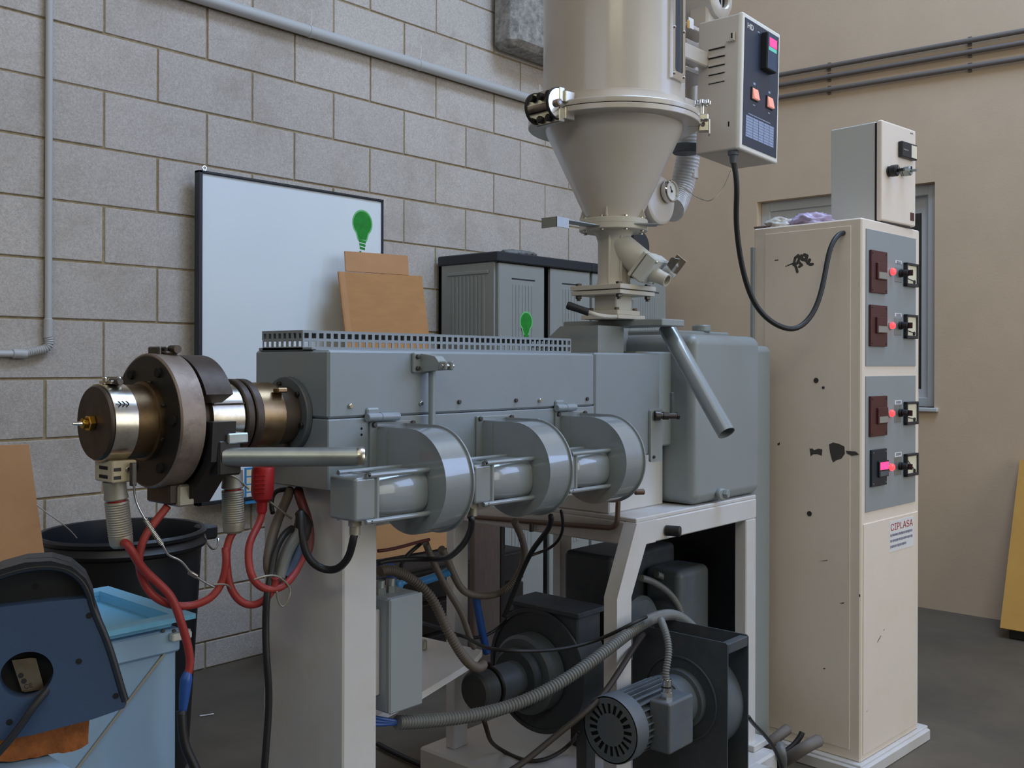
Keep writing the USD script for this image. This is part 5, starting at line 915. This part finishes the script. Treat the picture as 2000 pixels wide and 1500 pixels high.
# ochre board leaning on the plastered wall
ob, oy0, oy1 = [], 1.262, 0.35
b0, t0_ = np.array([at(1953, 1226, y=oy0)[0], 0, at(1953, 1226, y=oy0)[2]]), np.array([XW-.035, 0, at(1998, 905, y=oy0)[2]+.02])
bd = T('ochre_board', 'ochre yellow board leaning on the plastered wall at the right edge', 'board', (b0[0], (oy0+oy1)/2, b0[2]))
sl = t0_-b0; nn = np.array([-sl[2], 0, sl[0]]); nn /= np.linalg.norm(nn)
P4 = [b0, t0_, t0_-nn*.02, b0-nn*.02]
bd.part('board', hull([p+[0, y, 0] for p in P4 for y in (oy0, oy1)]), 'ochre_board')
bd.part('foot', bx(b0[0]+.02, b0[0]+.07, oy1+.02, oy0-.03, 0, b0[2]+.004, .004), 'black_rubber', label='black rubber foot under the board')

# ================================================================== LEFT FOREGROUND
# black tub
tb = T('black_tub', 'large black plastic tub standing below the die head by the wall', 'tub', (1.385, 2.71, 0))
tb.part('tub', lathe([(0, 0), (.172, 0), (.178, .01), (.214, .63), (.226, .636), (.229, .645), (.224, .652), (.219, .662), (.227, .668), (.229, .677), (.222, .684), (.214, .682), (.208, .64), (.170, .02), (0, .018)], (1.385, 2.71, 0), (0, 0, 1), 72), 'black_bin')
hp_ = at(408, 1032, y=2.62); tb.part('lug', bx(hp_[0]-.03, hp_[0]+.02, 2.60, 2.66, hp_[2]-.03, hp_[2]+.01, .006), 'black_bin')
tb.part('wire_handle', wire([at(398, 1040, y=2.60), at(405, 1060, y=2.58), at(415, 1072, y=2.58), at(424, 1066, y=2.60), at(426, 1052, y=2.62)], .003, 7, 24), 'steel', label='thin wire handle')
# cardboard at the far left
c0_, c1_ = at(54, 868, y=2.30), at(86, 1092, y=2.26); k_ = (c1_-c0_)/(c0_[2]-c1_[2]); cb_ = c0_+k_*c0_[2]
q4 = [c0_, cb_, cb_-[.75, 0, 0], c0_-[.75, 0, -.02]]
cs = T('cardboard_sheet', 'tall plain cardboard sheet standing left of the black tub', 'cardboard', tuple(cb_-[.3, 0, 0]))
cs.part('sheet', hull([p+[0, y, 0] for p in q4 for y in (-.006, .006)]), 'cardboard_side')
tube('string_piece', [at(72, 986, y=2.24), at(95, 1004, y=2.26), at(120, 1022, y=2.32), at(150, 1051, y=2.49)], .0013, 'string', 'thin white string stretched from the cardboard to the tub rim', 'string')
# tank with blue tray
tk = T('water_tank', 'pale blue-grey steel tank standing below the die with a slanting thin strap', 'tank', (.55, 1.7, 0))
tk.part('body', bx(.16, .853, 1.490, 1.78, 0, .690, .003), 'tank_paint')
tk.part('rim', bx(.155, .856, 1.482, 1.785, .690, .728, .003), 'tank_paint')
for u in (318, 340): p = at(u, 1232, y=1.482); tk.part('rim_screw', cyl(p, p+[0, -.002, 0], .003, 10), 'bolt')
p0 = at(337, 1256, y=1.488); p1 = at(148, 1505, y=1.488); tk.part('strap', obx((p0+p1)/2, p1-p0, (0, 1, 0), np.linalg.norm(p1-p0), .002, .004, .0004), 'connector_alu')
p = at(355, 1243, y=1.47); tk.part('corner_bracket', cat(bx(.835, p[0]+.018, 1.468, 1.482, p[2]-.006, p[2]+.006, .002), cyl((p[0]+.012, 1.475, p[2]-.004), (p[0]+.012, 1.475, p[2]+.008), .006, 12)), 'pale_grey_paint')
ty = T('blue_tray', 'light blue rectangular tray lying on the tank below the die', 'tray', (.52, 1.61, .729))
x0, x1, y0, y1, w_ = .10, .874, 1.466, 1.765, .030
rim_ = sbox(x0, y0, x1, y1).difference(sbox(x0+w_, y0+w_, x1-w_, y1-w_))
ty.part('tray_rim', prism(rim_, .008, (0, 0, .742), (1, 0, 0), (0, 1, 0), (0, 0, 1)), 'sky_tray')
ty.part('tray_floor', bx(x0+w_-.002, x1-w_+.002, y0+w_-.002, y1-w_+.002, .729, .732), 'sky_tray')
ty.part('tray_wall', prism(sbox(x0+w_-.003, y0+w_-.003, x1-w_+.003, y1-w_+.003).difference(sbox(x0+w_-.0005, y0+w_-.0005, x1-w_+.0005, y1-w_+.0005)), .0095, (0, 0, .7322), (1, 0, 0), (0, 1, 0), (0, 0, 1)), 'sky_tray')
# bench, foam block and black moulded housing in the near left corner
one('bench', cat(bx(.10, .522, .86, 1.34, .66, .695, .004), *[bx(x, x+.04, y, y+.04, 0, .662, .002) for x in (.11, .47) for y in (.87, 1.29)]), 'tank_paint', 'pale grey bench in the near left corner', 'bench')
NP = np.array([-.42, -.907, 0.0]); NP /= np.linalg.norm(NP); PX = np.cross([0, 0, 1.0], NP); OP = at(100, 1300, d=1.16)
def pp_(u, v): q = hit(u, v, NP, OP); return float((q-OP)@PX), float(q[2]-OP[2])
def slab(pix, off, th, buf=0, holes=(), raw=False):
    pg = Polygon([pp_(*p) for p in pix])
    if buf: pg = pg.buffer(-buf).buffer(buf)
    for h_ in holes: pg = pg.difference(h_)
    return prism(pg, th, OP+NP*off, PX, (0, 0, 1), NP)
fo = T('foam_block', 'burnt orange foam block lying under the black moulded housing', 'block', tuple(hit(80, 1488, NP, OP)))
fpg = Polygon([pp_(*p) for p in ((-60, 1410), (176, 1395), (171, 1468), (160, 1474), (120, 1484), (60, 1493), (-60, 1500))]); fm = prism(fpg, .07, OP-NP*.085, PX, (0, 0, 1), NP)
fm = fm.subdivide_to_size(.012); fm.merge_vertices(); fm.vertices += (meshkit.fbm(fm.vertices*50, 3, 2)-.5)[:, None]*.006; lowest = fm.vertices[:, 2].min(); fm.vertices[:, 2] += .6955-lowest
fo.part('block', fm, 'foam')
BK = T('moulded_housing', 'black moulded plastic housing with round cable hole in the near left corner', 'housing', tuple(hit(100, 1440, NP, OP)))
hc_ = pp_(53, 1315); hr = (pp_(105, 1315)[0]-pp_(1, 1315)[0])/2; hole = Point(hc_).buffer(hr, 32); hole = affinity.scale(hole, 1, .95)
arcp = [(-70, 1175), (-40, 1130), (0, 1110), (50, 1096), (100, 1093), (140, 1104), (168, 1128), (182, 1160), (186, 1185)]
body = [(-70, 1462)]+arcp+[(205, 1240), (226, 1305), (246, 1372), (243, 1384), (180, 1408), (60, 1440)]
hs = BK.part('shell', slab(body, -.050, .036, .004), 'black_plastic')
panel = [(-70, 1455), (-70, 1190), (0, 1184), (100, 1172), (178, 1166), (190, 1190), (206, 1240), (226, 1302), (247, 1370), (243, 1380), (180, 1402), (60, 1433)]
BK.part('back_panel', slab(panel, -.016, .022, .004, [hole]), 'charcoal_plastic', label='dark grey flat back panel')
hood_c = [(-70, 1180), (-40, 1142), (0, 1124), (50, 1110), (100, 1106), (135, 1114), (160, 1134), (174, 1160), (183, 1190), (204, 1240), (225, 1303), (244, 1366)]
hp3 = [OP+PX*a+np.array([0, 0, 1.0])*c+NP*.004 for a, c in (pp_(*q) for q in hood_c)]
BK.part('hood_rim', sweep(spline(hp3, 80), .0045, 12), 'black_plastic', label='rounded hood rim')
outer = Polygon([pp_(*p) for p in arcp+[(160, 1200), (0, 1210), (-70, 1215)]]); inner = Polygon([pp_(*p) for p in hood_c[:9]+[(150, 1215), (0, 1225), (-75, 1230)]])
BK.part('hood', prism(outer.difference(inner), .026, OP-NP*.018, PX, (0, 0, 1), NP), 'black_plastic')
BK.part('hole_back', prism(hole.buffer(.003), .002, OP-NP*.0155, PX, (0, 0, 1), NP), 'hole')
for u, v in ((174, 1200), (154, 1289), (226, 1356), (19, 1407), (68, 1150)):
    a, c = pp_(u, v); q = OP+PX*a+np.array([0, 0, c])+NP*(.0062 if v > 1190 else -.014); BK.part('screw_hole', cyl(q-NP*.002, q+NP*.0006, .0034, 12), 'hole')
lbl = BK.part('brass_label', slab([(22, 1293), (60, 1288), (70, 1289), (85, 1344), (82, 1350), (48, 1356), (42, 1353)], -.012, .005, 0), 'band_gold', label='dull brass coloured label plate')
a, c = pp_(47, 1350); q = OP+PX*a+np.array([0, 0, c])-NP*.007; BK.part('lettering', text('CE', .0052, q, PX*.97+np.array([0, 0, .2]), np.array([0, 0, .97])-PX*.2, NP, .0004), 'ink_black', lbl)
for (u, v) in ((40, 1323), (46, 1334)): a, c = pp_(u, v); q = OP+PX*a+np.array([0, 0, c])-NP*.0068; BK.part('label_print', cyl(q, q+NP*.0004, .0030, 12), 'ink_black', lbl)
cpts = [(101, 1338, -.006), (88, 1350, .006), (66, 1374, .014), (44, 1405, .016), (20, 1436, .016), (-10, 1470, .016), (-60, 1520, .014)]
BK.part('cable', wire([OP+PX*pp_(u, v)[0]+np.array([0, 0, pp_(u, v)[1]])+NP*o_ for u, v, o_ in cpts], .0042, 10, 40), 'black_rubber', label='shiny black cable out of the hole')
q = at(404, 1398, z=.0); one('scrap_strip', obx(q+[0, 0, .003], rgt+fwd*.5, fwd, .045, .005, .003, .0005), 'label_white', 'tiny white strip lying on the floor by the tank', 'scrap')
